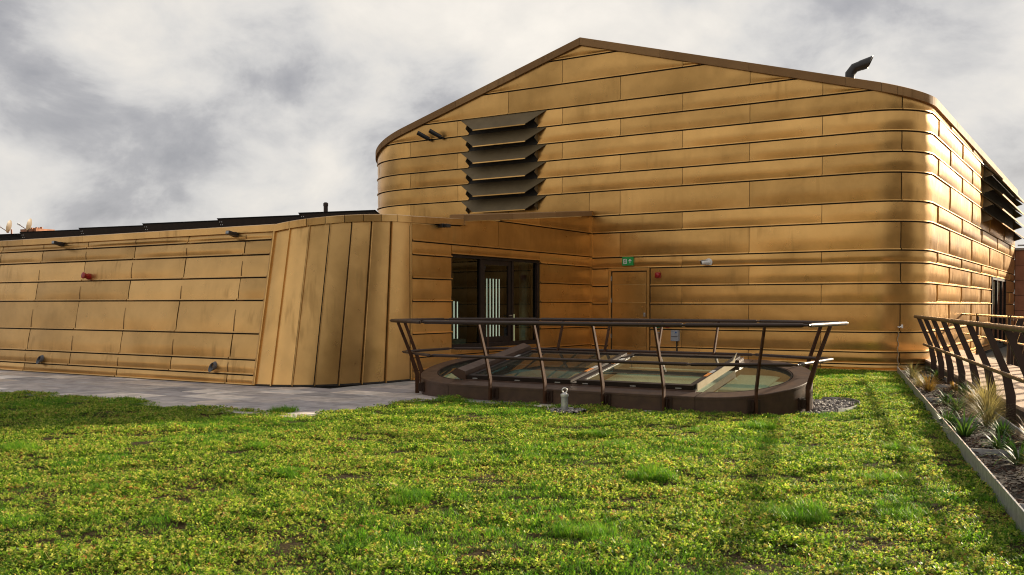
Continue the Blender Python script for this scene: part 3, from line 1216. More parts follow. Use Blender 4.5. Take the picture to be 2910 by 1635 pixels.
# room behind the glass
room = bpy.data.objects.new('room', None)
COL.objects.link(room)
place(room, (-14, 19, 0.3), wing)
mb = MB()
rx0, rx1, ry0, ry1, rz0, rz1 = -17.5, ENT_X - 0.205, 15.3, 22.7, 0.35, 2.8
mb.add([(rx0, ry0, rz0), (rx1, ry0, rz0), (rx1, ry1, rz0), (rx0, ry1, rz0), (rx0, ry0, rz1), (rx1, ry0, rz1), (rx1, ry1, rz1), (rx0, ry1, rz1)], [(0, 3, 2, 1), (4, 5, 6, 7), (0, 1, 5, 4), (2, 3, 7, 6), (3, 0, 4, 7)])
mb.build('room_lining', 'room_dark', room, fix=False)
# emissive strips stand in for daylight through slots in a dark screen wall
MB().bbox(-13.52, -13.43, 17.9, 19.35, 0.36, 2.79).build('screen', 'room_dark', room)
MB().bbox(-13.52, -13.43, 19.75, 21.15, 0.36, 2.79).build('screen', 'room_dark', room)
for yy, z1 in ((18.65, 1.42), (18.78, 1.58), (18.92, 1.57)):
    MB().bbox(-13.425, -13.41, yy, yy + 0.022, 0.54, z1).build('slot_glow', 'slot_emission', room)
for k in range(5):
    yy = 20.20 + 0.142 * k
    MB().bbox(-13.425, -13.41, yy, yy + (0.022 if 0 < k < 4 else 0.013), 0.62, 2.15).build('slot_glow', 'slot_emission', room)
MB().tube([(-13.4, 21.95, 0.36), (-13.4, 21.95, 2.79)], 0.13, 20).build('column', 'column_pale', room, smooth=40)
MB().bbox(-13.45, -13.40, 21.25, 21.48, 0.36, 1.25).build('glowing_panel', 'warm_panel', room)  # cream panel given its own glow to look lit, no lamp
MB().bbox(-13.45, -13.40, 21.25, 21.48, 1.26, 1.97).build('timber_panel', 'room_timber', room)
MB().bbox(-13.4, -12.6, 17.6, 18.1, 0.36, 0.72).build('low_bench', 'room_teal', room)

# ================================================================== ROOFLIGHT
cx0, cx1, cy, RK = SKY_C
TILT = 0.167


def sk_z(y):
    return 0.22 + TILT * (y - 12.65)


def stad(u, R):
    """u in metres along the centre perimeter of radius RK, from the left end of the front straight, counter-clockwise seen from above"""
    Ls = cx1 - cx0
    Ph = math.pi * RK
    tot = 2 * Ls + 2 * Ph
    u = u % tot
    if u < Ls:
        return cx0 + u, cy - R, 0.0, -1.0
    u -= Ls
    if u < Ph:
        a = -math.pi / 2 + u / RK
        return cx1 + R * math.cos(a), cy + R * math.sin(a), math.cos(a), math.sin(a)
    u -= Ph
    if u < Ls:
        return cx1 - u, cy + R, 0.0, 1.0
    u -= Ls
    a = math.pi / 2 + u / RK
    return cx0 + R * math.cos(a), cy + R * math.sin(a), math.cos(a), math.sin(a)


LS, PH = cx1 - cx0, math.pi * RK
TOT = 2 * LS + 2 * PH
light = thing('rooflight', ((cx0 + cx1) / 2, cy, 0), 'long oval rooflight with brown kerb and sloping glass panes', 'rooflight')
RIN = RK - 0.27
kc = [-0.05, 2.07, 4.15, LS + PH * 0.52, LS + PH, LS + PH + 2.1, 2 * LS + PH, 2 * LS + 1.5 * PH, TOT - 0.05]
for a, b in zip(kc[:-1], kc[1:]):
    rows = []
    for u in np.linspace(a + 0.004, b - 0.004, max(3, int((b - a) / 0.12))):
        x, y, nx, ny = stad(u, RK)
        xi, yi, _, _ = stad(u, RIN)
        xo, yo, _, _ = stad(u, RK + 0.008)
        rows.append([V(x, y, -0.06), V(x, y, sk_z(y) - 0.03), V(xo, yo, sk_z(y) - 0.028), V(xo, yo, sk_z(y)), V(x, y, sk_z(y) + 0.008), V(xi, yi, sk_z(yi) + 0.006), V(xi, yi, sk_z(yi) - 0.30)])
    MB().grid(rows).build('kerb', 'brown_kerb', light, smooth=35)
# recess below the glass
fl_ = MB()
ring = [stad(u, RIN + 0.02) for u in np.linspace(0, TOT, 80)[:-1]]
fl_.add([(q[0], q[1], 0.03) for q in ring], [tuple(range(len(ring)))])
fl_.build('shaft_floor', 'room_teal', light)



def tp(x, y, d=0.0):
    n = V(0, -TILT, 1)
    n /= np.linalg.norm(n)
    return V(x, y, sk_z(y)) + n * d


PN = V(0, -TILT, 1) / np.linalg.norm(V(0, -TILT, 1))
TY = V(0, 1, TILT) / np.linalg.norm(V(0, 1, TILT))
TX = V(1, 0, 0)


def slope_box(mb, x0, x1, y0, y1, d0, d1):
    c = tp((x0 + x1) / 2, (y0 + y1) / 2, (d0 + d1) / 2)
    return mb.box(c, (x1 - x0, (y1 - y0) * math.hypot(1, TILT), d1 - d0), (TX, TY, PN))


# rounded end panes
for side in (0, 1):
    lo = cx0 if side == 0 else cx1
    pts = []
    for k in range(25):
        a = (math.pi / 2 + math.pi * k / 24) if side == 0 else (-math.pi / 2 + math.pi * k / 24)
        pts.append((lo + (RIN - 0.004) * math.cos(a), cy + (RIN - 0.004) * math.sin(a)))
    ext = 0.10
    if side == 0:
        pts += [(lo + ext, pts[-1][1]), (lo + ext, pts[0][1])]
    else:
        pts += [(lo - ext, pts[-1][1]), (lo - ext, pts[0][1])]
    MB().prism([tp(x, y, -0.03) for x, y in pts], -PN * 0.012).build('end_pane', 'rooflight_glass', light)
    rim = [stad(u, RIN - 0.012) for u in (np.linspace(LS, LS + PH, 30) if side == 1 else np.linspace(2 * LS + PH, TOT, 30))]
    mbr = MB()
    rr = []
    for q in rim:
        rr.append([tp(q[0], q[1], -0.03), tp(q[0], q[1], 0.006), tp(q[0] - q[2] * 0.02, q[1] - q[3] * 0.02, 0.006), tp(q[0] - q[2] * 0.02, q[1] - q[3] * 0.02, -0.028)])
    mbr.grid(rr).build('glazing_bead', 'frame_dark', light, smooth=40)
# two square opening vents
PY0, PY1 = 12.98, 14.98
vents = ((-9.0, -7.08), (-6.98, -5.10))
for x0, x1 in vents:
    fb = MB()
    w = 0.085
    slope_box(fb, x0, x1, PY0, PY0 + w, -0.01, 0.075)
    slope_box(fb, x0, x1, PY1 - w, PY1, -0.01, 0.075)
    slope_box(fb, x0, x0 + w, PY0 + w, PY1 - w, -0.01, 0.073)
    slope_box(fb, x1 - w, x1, PY0 + w, PY1 - w, -0.01, 0.073)
    fo = fb.build('vent_frame', 'frame_dark', light)
    slope_box(MB(), x0 + w, x1 - w, PY0 + w, PY1 - w, 0.045, 0.057).build('pane', 'rooflight_glass', fo)
    slope_box(MB(), x0 + w, x1 - w, 14.05, 14.11, -0.06, 0.02).build('cross_bar', 'brown_paint', fo)
    for k in (0.08, 0.5, 0.88):
        xx = x0 + (x1 - x0) * k
        MB().box(tp(xx, PY0 - 0.004, 0.03), (0.09, 0.012, 0.012), (TX, TY, PN)).build('clip', 'clip_alu', fo)
    for xx in (x0 + w * 0.5, x1 - w * 0.5):
        yy = 14.15 if xx == x0 + w * 0.5 else 13.55
        slope_box(MB(), xx - 0.03, xx + 0.03, yy, yy + 0.22, 0.074, 0.078).build('sticker', 'orange_label', fo)
        slope_box(MB(), xx - 0.03, xx + 0.03, yy + 0.225, yy + 0.40, 0.074, 0.078).build('sticker', 'white_label', fo)
# gutter bar between and beside the vents
slope_box(MB(), -7.07, -6.99, PY0, PY1, -0.02, 0.03).build('centre_bar', 'brown_paint', light)
fbk = MB()
slope_box(fbk, -9.05, -5.05, PY1 + 0.01, cy + RIN - 0.003, -0.005, 0.05)
fbk.build('rear_flashing', 'brown_kerb', light)
ffr = MB()
slope_box(ffr, -9.05, -5.05, cy - RIN + 0.003, PY0 - 0.01, -0.006, 0.012)
ffr.build('front_flashing', 'brown_kerb', light)
# folded wind baffles standing on both sides of the vents
bf = MB()
bf.prism([tp(-9.12, 12.96, 0.0), tp(-9.02, 12.96, 0.0), tp(-9.02, 12.96, 0.14), tp(-9.16, 12.96, 0.19), tp(-9.30, 12.96, 0.12), tp(-9.28, 12.96, 0.09)], TY * 2.10)
bf.build('baffle', 'brown_kerb', light)
bf = MB()
A_, B_ = tp(-5.055, 12.98), tp(-5.055, 14.55)
bf.prism([A_, B_, B_ + V(0, 0, 0.12), tp(-5.055, 14.66) + V(0, 0, 0.20), tp(-5.055, 14.45) + V(0, 0, 0.105), A_ + V(0, 0, 0.10)], (0.014, 0, 0))
bf.build('baffle', 'cream_sheet', light)
slope_box(MB(), -6.93, -5.14, 13.02, 14.94, -0.13, -0.12).build('pane_underlay', 'cream_underlay', light)  # sheets added close under the panes so the glass looks paler and tinted
slope_box(MB(), -8.95, -7.12, 13.02, 14.94, -0.16, -0.15).build('pane_underlay', 'room_teal', light)
slope_box(MB(), -9.62, -9.14, 13.15, 14.55, -0.13, -0.12).build('pane_underlay', 'turquoise_underlay', light)
slope_box(MB(), -9.93, -9.64, 13.40, 14.30, -0.13, -0.12).build('pane_underlay', 'cream_underlay', light)
slope_box(MB(), -5.0, -4.35, 13.05, 14.65, -0.16, -0.15).build('pane_underlay', 'cream_underlay', light)
slope_box(MB(), -4.34, -4.05, 13.40, 14.30, -0.16, -0.15).build('pane_underlay', 'cream_underlay', light)
slope_box(MB(), -4.95, -4.2, 13.52, 13.56, -0.145, -0.11).build('shaft_rail', 'room_teal', light)
slope_box(MB(), -4.98, -4.5, 13.28, 13.36, -0.145, -0.11).build('shaft_rail', 'room_teal', light)

# railing round the rooflight: flat blades leaning outwards, faceted tube rails
rail = thing('rooflight_railing', ((cx0 + cx1) / 2, cy, 0), 'dark brown outward leaning railing around the oval rooflight', 'railing')


def blade_post(base, out, h0, zk, h1, kink, lean, parent, wid=0.075, th=0.028, mat_='corten_post', foot=True):
    """base: point on the face it is bolted to; out: outward unit vector"""
    out = V(*out)
    tan = np.cross(V(0, 0, 1), out)
    prof_o = [(0.07 + wid, h0), (0.07 + wid, h0 + (zk - h0) * 0.45), (kink + wid * 0.85, zk), (lean + wid * 0.75, h1)]
    prof_i = [(0.07, h0), (0.07, h0 + (zk - h0) * 0.5), (kink, zk), (lean, h1)]
    b = V(*base)
    mb = MB()
    left = [b + out * d + V(0, 0, z) - tan * th / 2 for d, z in prof_i + prof_o[::-1]]
    mb.prism(left, tan * th)
    o = mb.build('post', mat_, parent)
    if foot:
        f = MB()
        f.box(b + out * 0.012 + V(0, 0, h0 + 0.10), (0.022, 0.17, 0.17), (out, tan, V(0, 0, 1)))
        f.box(b + out * 0.055 + V(0, 0, h0 + 0.10) + tan * 0.035, (0.07, 0.012, 0.13), (out, tan, V(0, 0, 1)))
        f.box(b + out * 0.055 + V(0, 0, h0 + 0.10) - tan * 0.035, (0.07, 0.012, 0.13), (out, tan, V(0, 0, 1)))
        f.build('bracket', 'brown_paint', o)
    return o


RT, RM = 0.46, 0.25          # how far the two rails stand out from the kerb
ZT, ZM = 1.225, 0.69
post_u = [0.0 + 0.83, 0.83 + 0.98, 0.83 + 1.95, 0.83 + 2.9, LS + PH * 0.20, LS + PH * 0.42, LS + PH * 0.78, LS + PH + 0.75, LS + PH + 1.75, LS + PH + 2.75, LS + PH + 3.7, 2 * LS + PH + PH * 0.2, 2 * LS + PH + PH * 0.58, 2 * LS + PH + PH * 0.78]
for u in post_u:
    x, y, nx, ny = stad(u, RK)
    blade_post((x, y, 0), (nx, ny, 0), 0.02, ZM, ZT - 0.02, RM - 0.06, RT - 0.06, rail, wid=0.065)
    # rail saddles are welded to the post tops
# facets: (u_start, u_end) with overshoot so that free ends stick out as in the photograph
fac = [(-0.15, LS - 0.05), (LS + 0.0, LS + PH * 0.30), (LS + PH * 0.32, LS + PH * 0.66), (LS + PH * 0.68, LS + PH * 1.02), (LS + PH * 1.03, 2 * LS + PH * 1.0), (2 * LS + PH * 1.02, 2 * LS + PH * 1.34), (2 * LS + PH * 1.36, 2 * LS + PH * 1.66), (2 * LS + PH * 1.68, TOT - 0.17)]
for (zr, rr_, rad) in ((ZT, RT, 0.030), (ZM, RM, 0.024)):
    for k, (a, b) in enumerate(fac):
        xa, ya, _, _ = stad(a, RK + rr_ + (0.04 if k in (1, 2, 3, 5, 6, 7) else 0))
        xb, yb, _, _ = stad(b, RK + rr_ + (0.04 if k in (1, 2, 3, 5, 6, 7) else 0))
        A, B = V(xa, ya, zr), V(xb, yb, zr)
        d = (B - A) / np.linalg.norm(B - A)
        if k == 2:
            B = B + d * 0.05
        if k == 7:
            A = A - d * 0.05
        r = MB().tube([A, A + d * 0.03, B - d * 0.03, B], [rad * 0.8, rad, rad, rad * 0.8], 12).build('rail_tube', 'brown_paint', rail, smooth=40)
        for e_, sgn in ((A, -1), (B, 1)):
            MB().tube([e_ + d * sgn * 0.002, e_ + d * sgn * 0.055], rad * 0.55, 8).build('pin', 'brown_paint', r, smooth=40)

# ================================================================== DECK WALKWAY ON THE RIGHT
TH = math.atan(DIRY)
DV = V(-math.sin(-TH), 0, 0)
along = V(-0.262, 1, 0) / math.hypot(1, 0.262)       # away from the camera along the deck
outL = V(-along[1], along[0], 0)                  # to the left of the deck
ZD = 0.25
deck = MB()
ya, yb = 4.0, 31.5
WD = 1.5
Lp = [V(deck_x(ya), ya, 0), V(deck_x(yb), yb, 0)]
Rp = [q - outL * WD for q in Lp]
nb_ = 24
walk = thing('walkway', (deck_x(14), 14, 0), 'tan raised walkway deck between the planting bed and the side wall', 'walkway')
seg = np.linspace(ya, yb, 18)
for i in range(17):
    a = V(deck_x(seg[i]), seg[i], 0) + along * 0.004
    b = V(deck_x(seg[i + 1]), seg[i + 1], 0) - along * 0.004
    MB().prism([a + V(0, 0, ZD), b + V(0, 0, ZD), b - outL * WD + V(0, 0, ZD), a - outL * WD + V(0, 0, ZD)], (0, 0, -0.04)).build('deck_board', 'deck_board', walk)
MB().prism([Lp[0] + V(0, 0, ZD - 0.043) + outL * 0.01, Lp[1] + V(0, 0, ZD - 0.043) + outL * 0.01, Lp[1] + V(0, 0, -0.1) + outL * 0.01, Lp[0] + V(0, 0, -0.1) + outL * 0.01], -outL * 0.05).build('fascia', 'deck_fascia', walk)
MB().prism([Rp[0] + V(0, 0, ZD - 0.043), Rp[1] + V(0, 0, ZD - 0.043), Rp[1] + V(0, 0, -0.1), Rp[0] + V(0, 0, -0.1)], outL * 0.05).build('fascia', 'deck_fascia', walk)

dl_rail = thing('walkway_railing', (deck_x(14), 14, 0.2), 'row of broad leaning blade posts with two rails along the planted side of the walkway', 'railing')
for py in (21.0, 19.8, 18.55, 17.2, 15.8, 14.5, 13.2, 11.85, 10.9, 9.8, 8.4, 7.0, 5.6):
    blade_post((deck_x(py), py, 0), outL, 0.10, 0.68, 1.23, 0.14, 0.37, dl_rail, wid=0.105, th=0.03, mat_='brown_paint', foot=False)
for zr, of, rad in ((1.25, 0.42, 0.033), (0.675, 0.25, 0.025)):
    A = V(deck_x(21.6), 21.6, zr) + outL * of
    B = V(deck_x(4.2), 4.2, zr) + outL * of
    n_ = 6
    for k in range(n_):
        a = A + (B - A) * (k / n_)
        b = A + (B - A) * ((k + 1) / n_) + along * 0.012
        MB().tube([a, b], rad, 12).build('rail_tube', 'rail_bronze', dl_rail, smooth=40)
dr_rail = thing('walkway_railing', (deck_x(20) + 1.4, 20, 0.2), 'dark railing on the far open side of the walkway near the glazed side door', 'railing')
py = 23.0
while py > 3.9:
    q = V(deck_x(py), py, 0) - outL * (WD - 0.02)
    blade_post(q, -outL, 0.05, 0.66, 1.20, 0.11, 0.28, dr_rail, wid=0.17, th=0.03, mat_='brown_paint', foot=False)
    py -= 0.76
for py in (30.3, 26.2, 22.2):
    q = V(deck_x(py), py, ZD) - outL * (WD - 0.05)
    MB().tube([q, q + V(0, 0, 1.03)], 0.035, 8).build('post', 'brown_paint', dr_rail, smooth=40)
for zr, rad in ((1.24, 0.028), (0.72, 0.022)):
    A = V(deck_x(30.9), 30.9, zr) - outL * (WD - 0.05)
    B = V(deck_x(4.0), 4.0, zr) - outL * (WD - 0.05 + (0.0))
    MB().tube([A, A + (B - A) * 0.33], rad, 10).build('rail_tube', 'brown_paint', dr_rail, smooth=40)
    MB().tube([A + (B - A) * 0.335 - outL * 0.0, B - outL * 0.25], rad, 10).build('rail_tube', 'brown_paint', dr_rail, smooth=40)

# ================================================================== PLANTING BED
bed = MB()
bed.add([(edge_x(5), 5, 0.035), (edge2_x(5), 5, 0.035), (edge2_x(22.6), 22.6, 0.05), (edge_x(22.6), 22.6, 0.05)], [(0, 1, 2, 3)])
tag(bed.build('bed_soil', 'soil'), kind='structure')
gutter = MB()
gutter.add([(edge2_x(5), 5, -0.06), (deck_x(5) + 0.1, 5, -0.06), (deck_x(22.6) + 0.1, 22.6, -0.06), (edge2_x(22.6), 22.6, -0.06)], [(0, 1, 2, 3)])
tag(gutter.build('gutter', 'soil'), kind='structure')
eds = thing('metal_edging', (edge_x(12), 12, 0), 'galvanised steel edging strips framing the narrow planting bed', 'edging')
yy = [4.5, 7.4, 10.3, 13.0, 15.6, 18.2, 20.6, 22.6]
for k, (a, b) in enumerate(zip(yy[:-1], yy[1:])):
    for fx, h in ((edge_x, 0.13), (edge2_x, 0.13)):
        A, B = V(fx(a), a, 0), V(fx(b), b, 0)
        d = (B - A) / np.linalg.norm(B - A)
        sd = V(-d[1], d[0], 0)
        A2, B2 = A + d * 0.004, B - d * 0.004
        MB().prism([A2 + V(0, 0, -0.05), B2 + V(0, 0, -0.05), B2 + V(0, 0, h), A2 + V(0, 0, h)], sd * 0.014).build('edging_strip', 'galvanised', eds)
for y in (20.6, 18.2, 15.6, 13.0, 10.3, 7.6):
    A, B = V(edge_x(y) + 0.02, y, 0), V(edge2_x(y) - 0.005, y + 0.10, 0)
    MB().prism([A + V(0, 0, 0.0), B + V(0, 0, 0.0), B + V(0, 0, 0.105), A + V(0, 0, 0.105)], (0, 0.012, 0)).build('divider', 'galvanised', eds)


def blades(n, length, spread, width, arch, material, base, name, label, cat, group, seed, lean=0.0):
    r = np.random.default_rng(seed)
    mb = MB()
    b = V(*base)
    for i in range(n):
        az = r.uniform(0, 2 * math.pi)
        L = length * r.uniform(0.55, 1.1)
        out = V(math.cos(az), math.sin(az), 0)
        sd = V(-out[1], out[0], 0)
        tilt = r.uniform(0.05, spread)
        ar = arch * r.uniform(0.6, 1.3)
        st_ = b + out * r.uniform(0, 0.05) + V(0, 0, -0.01)
        pts = []
        p = st_.copy()
        ang = tilt
        nseg = 6
        for k in range(nseg + 1):
            pts.append(p.copy())
            p = p + (out * math.sin(ang) + V(0, 0, 1) * math.cos(ang)) * (L / nseg)
            ang += ar / nseg * (0.5 + k / nseg)
            ang = min(ang, 2.5)
        vs, fs = [], []
        for k, q in enumerate(pts):
            w = width * (1 - (k / nseg) ** 2.0) * 0.5 + width * 0.04
            vs += [q - sd * w, q + sd * w]
        for k in range(nseg):
            fs.append((2 * k, 2 * k + 1, 2 * k + 3, 2 * k + 2))
        for q in vs:
            q[2] = max(q[2], b[2] + 0.004)
        mb.add(vs, fs, float(r.uniform(0, 1)))
    root = thing(name, base, label, cat, group)
    mb.build('foliage', material, root, fix=False, origin=base)
    return root


plants = [
    ('strap', -3.25, 21.75, 0.44, 'strap leaved green plant against the foot of the rounded gold corner'),
    ('feather', -3.42, 20.3, 0.30, 'tan feather grass in the far end cell of the planting bed'),
    ('strap', -2.95, 20.1, 0.40, 'strap leaved green plant beside the walkway in the far bed cell'),
    ('russet', -2.68, 17.35, 0.36, 'rounded russet grass tuft by the lawn edging in the second cell'),
    ('strap', -3.05, 18.9, 0.30, 'small strap leaved plant just behind the russet tuft'),
    ('strap', -2.02, 16.75, 0.40, 'strap leaved plant overhanging the walkway side edging behind the big feather grass'),
    ('strap', -2.10, 15.25, 0.42, 'strap leaved plant to the left behind the big feather grass'),
    ('strap', -1.86, 14.35, 0.46, 'bright strap leaved plant left of the big feather grass'),
    ('bigfeather', -1.42, 13.75, 0.50, 'biggest pale feather grass arching over the planting bed'),
    ('strap', -1.42, 11.6, 0.55, 'wide strap leaved plant in front of the big feather grass'),
    ('low', -1.72, 12.6, 0.20, 'low grey green mound between two strap leaved plants'),
    ('strap', -0.74, 9.85, 0.52, 'strap leaved plant at the right picture edge'),
    ('russet', -0.72, 11.35, 0.30, 'orange brown tuft at the right picture edge'),
    ('strap', -3.55, 20.95, 0.34, 'small strap leaved plant squeezed between tan grass and gold wall foot'),
    ('feather', -2.95, 18.15, 0.24, 'thin tan grass tuft behind the russet tuft by the lawn edging'),
    ('russetlow', -2.30, 17.6, 0.22, 'low rusty foliage by the walkway side edging'),
    ('russetlow', -1.78, 15.55, 0.24, 'rusty low foliage behind the biggest feather grass'),
    ('feather', -1.30, 12.75, 0.34, 'pale grass spilling forward from the biggest feather grass'),
    ('low', -1.08, 12.0, 0.18, 'dark green low tuft under the pale grass at the walkway edging'),
    ('strap', -0.98, 10.75, 0.40, 'dark strap leaved plant between the orange tuft and the metal divider'),
    ('feather', -0.42, 8.75, 0.42, 'nearest pale grass tuft at the right picture edge'),
]
for i, (kd, x, y, h, lab) in enumerate(plants):
    z = 0.045
    if kd == 'strap':
        blades(52, h * 0.80, 1.0, 0.022, 1.8, 'strap_leaf', (x, y, z), 'strap_leaf_plant', lab, 'plant', 'plants in the bed', 100 + i)
    elif kd == 'feather':
        blades(170, h * 1.4, 0.9, 0.006, 1.5, 'feather_leaf', (x, y, z), 'feather_grass', lab, 'plant', 'plants in the bed', 100 + i)
    elif kd == 'bigfeather':
        blades(1100, h * 1.35, 1.5, 0.0042, 1.3, 'feather_leaf', (x, y, z), 'feather_grass', lab, 'plant', 'plants in the bed', 100 + i)
    elif kd == 'russetlow':
        blades(120, h * 1.1, 1.35, 0.016, 0.9, 'russet_leaf', (x, y, z), 'russet_foliage', lab, 'plant', 'plants in the bed', 100 + i)
    elif kd == 'russet':
        blades(220, h * 1.2, 1.0, 0.007, 1.3, 'russet_leaf', (x, y, z), 'russet_grass', lab, 'plant', 'plants in the bed', 100 + i)
    else:
        blades(160, h * 1.2, 1.1, 0.012, 0.8, 'strap_leaf', (x, y, z), 'low_mound_plant', lab, 'plant', 'plants in the bed', 100 + i)

# bark chips
mb = MB()
r = np.random.default_rng(5)
for i in range(5200):
    y = 5.5 + 16.8 * r.uniform() ** 1.5
    x = edge_x(y) + 0.03 + 0.67 * r.uniform()
    a = r.uniform(0, 6.28)
    l, w = r.uniform(0.02, 0.06), r.uniform(0.008, 0.02)
    u = V(math.cos(a), math.sin(a), r.uniform(-0.4, 0.4))
    v = V(-math.sin(a), math.cos(a), r.uniform(-0.4, 0.4))
    c = V(x, y, 0.052 + r.uniform(0, 0.02))
    n = np.cross(u, v) * 0.006
    mb.add([c - u * l / 2 - v * w / 2, c + u * l / 2 - v * w / 2, c + u * l / 2 + v * w / 2, c - u * l / 2 + v * w / 2, c + n], [(0, 1, 4), (1, 2, 4), (2, 3, 4), (3, 0, 4)], float(r.uniform() ** 1.6))
tag(mb.build('bark_mulch', 'bark_chip', fix=False), 'dark brown bark mulch covering the planting bed soil', 'mulch', kind='stuff')

# ================================================================== GRAVEL, ANCHOR
mb = MB()
base_v = []
for k in range(3):
    pass


def pebble(mb, c, s, r):
    a = r.uniform(0, 6.28)
    ca, sa = math.cos(a), math.sin(a)
    sx, sy, sz = s * r.uniform(0.8, 1.3), s * r.uniform(0.6, 1.0), s * r.uniform(0.4, 0.7)
    vs = []
    for (px, py_, pz) in ((1, 0, 0), (0.5, 0.8, 0.1), (-0.5, 0.85, 0), (-1, 0, 0.1), (-0.5, -0.8, 0), (0.5, -0.85, 0), (0.45, 0.1, 0.9), (-0.45, 0.05, 1.0), (0, 0, -0.8)):
        x, y, z = px * sx * r.uniform(0.85, 1.1), py_ * sy * r.uniform(0.85, 1.1), pz * sz
        vs.append(V(*c) + V(x * ca - y * sa, x * sa + y * ca, z))
    fs = [(0, 1, 6), (1, 7, 6), (1, 2, 7), (2, 3, 7), (3, 4, 7), (4, 6, 7), (4, 5, 6), (5, 0, 6), (1, 0, 8), (2, 1, 8), (3, 2, 8), (4, 3, 8), (5, 4, 8), (0, 5, 8)]
    mb.add(vs, fs, float(r.uniform()))


r = np.random.default_rng(11)
cnt = 0
while cnt < 1300:
    x, y = r.uniform(-4.5, -3.0), r.uniform(13.3, 16.2)
    if ((x + 3.75) / 0.50) ** 2 + ((y - 14.55) / 1.13) ** 2 < 1 and stadium_dist(x, y) > 0.0:
        pebble(mb, (x, y, -0.03 + r.uniform(0, 0.035)), r.uniform(0.014, 0.030), r)
        cnt += 1
tag(mb.build('gravel', 'pebble_stone', fix=False, smooth=60), 'grey pebbles filling the margin at the right end of the rooflight', 'gravel', kind='stuff')
mb = MB()
cnt = 0
while cnt < 160:
    x, y = r.uniform(-6.95, -6.3), r.uniform(11.7, 12.3)
    if (x + 6.62) ** 2 + (y - 11.98) ** 2 < 0.28 ** 2:
        pebble(mb, (x, y, -0.01 + r.uniform(0, 0.03)), r.uniform(0.016, 0.034), r)
        cnt += 1
tag(mb.build('gravel', 'pebble_stone', fix=False, smooth=60), 'small ring of pebbles around the roof anchor post', 'gravel', kind='stuff')
mb = MB()
pl = []
for k in range(26):
    a = math.radians(-35 + 150 * k / 25)
    pl.append(V(-3.75 + 0.52 * math.cos(a), 14.55 + 1.15 * math.sin(a), 0))
mb.grid([[q + V(0, 0, -0.08) for q in pl], [q + V(0, 0, 0.035) for q in pl], [q + V(0.008, 0, 0.035) for q in pl], [q + V(0.008, 0, -0.08) for q in pl]])
tag(mb.build('gravel_edging', 'galvanised', smooth=40), 'thin curved metal edging between pebbles and lawn at the rooflight end', 'edging')

an = thing('roof_anchor', (-6.62, 11.95, 0), 'weathered cylindrical roof anchor post with ring eye on the lawn', 'anchor')
b = V(-6.62, 11.95, 0)
MB().tube([b + V(0, 0, -0.03), b + V(0, 0, 0.20)], 0.050, 16).build('post', 'galvanised', an, smooth=40)
MB().tube([b + V(0, 0, 0.20), b + V(0, 0, 0.205), b + V(0, 0, 0.235), b + V(0, 0, 0.25)], [0.050, 0.058, 0.058, 0.03], 16).build('cap', 'clip_alu', an, smooth=40)
rg = [b + V(0.034 * math.cos(a) * 0.85, 0.034 * math.cos(a) * 0.5, 0.288 + 0.036 * math.sin(a)) for a in np.linspace(0, 2 * math.pi, 18)]
MB().tube(rg, 0.009, 8, caps=False).build('ring', 'clip_alu', an, smooth=60)

# ================================================================== SOLAR RACKS ON THE WING ROOF
units = [(-26.4, -23.95), (-23.9, -21.45), (-21.42, -19.05), (-19.02, -16.55), (-16.52, -14.42), (-14.12, -12.42)]
labs = ['open solar panel rack at the far left end of the wing roof', 'solar panel rack second from the left on the wing roof', 'solar panel rack in the middle of the row, left of the long one', 'long dark solar panel rack in the middle of the wing roof row', 'solar panel rack ending before the gap on the wing roof', 'separate solar panel rack right of the gap next to the gold hall']
for i, ((x0, x1), lab) in enumerate(zip(units, labs)):
    rk = thing('solar_rack', ((x0 + x1) / 2, 14.6, 2.95), lab, 'solar panel', 'solar racks on the wing roof')
    yA, yB_ = 14.42, 14.80
    A, B = V(x0, yA, 0), V(x1, yB_, 0)
    d = (B - A) / np.linalg.norm(B - A)
    sd = V(-d[1], d[0], 0)
    zt, zb = 3.36, 3.17
    L = np.linalg.norm(B - A)
    if i > 0:
        MB().prism([A + d * 0.02 + V(0, 0, zb), B - d * 0.02 + V(0, 0, zb), B - d * 0.02 - sd * 0.06 + V(0, 0, zt - 0.03), A + d * 0.02 - sd * 0.06 + V(0, 0, zt - 0.03)], sd * 0.012).build('back_sheet', 'solar_back', rk)
    MB().prism([A - sd * 0.06 + V(0, 0, zt - 0.03), A - sd * 0.09 + V(0, 0, zt), A + sd * 0.9 + V(0, 0, zb - 0.1), A + sd * 0.9 + V(0, 0, zb - 0.14)], d * L).build('solar_panel', 'black_metal', rk)
    MB().prism([A + V(0, 0, zb - 0.05) - sd * 0.02, A + V(0, 0, zb - 0.002) - sd * 0.02, A + V(0, 0, zb - 0.002) + sd * 0.03, A + V(0, 0, zb - 0.05) + sd * 0.03], d * L).build('base_rail', 'black_metal', rk)
    for q in (A + d * 0.01, B - d * 0.03):
        MB().prism([q - sd * 0.005 + V(0, 0, zb), q + sd * 0.35 + V(0, 0, zb), q - sd * 0.07 + V(0, 0, zt - 0.035)], d * 0.015).build('end_plate', 'solar_back', rk)
        MB().box(q + sd * 0.1 + V(0, 0, 3.03), (0.03, 0.03, 0.2), (d, sd, V(0, 0, 1))).build('foot', 'black_metal', rk)
    for k in (0.12, 0.5, 0.88):
        q = A + d * L * k - sd * 0.024 + V(0, 0, zb - 0.025)
        MB().box(q, (0.10, 0.008, 0.012), (d, sd, V(0, 0, 1))).build('clip', 'clip_alu', rk)
    if i > 0:
        for dz in (0.05, 0.11):
            for dx in (0.05, 0.10):
                q = A + d * dx - sd * (0.06 * dz / 0.16 + 0.006) + V(0, 0, zb + dz)
                MB().box(q, (0.014, 0.008, 0.014), (d, sd, V(0, 0, 1))).build('rivet', 'clip_alu', rk)

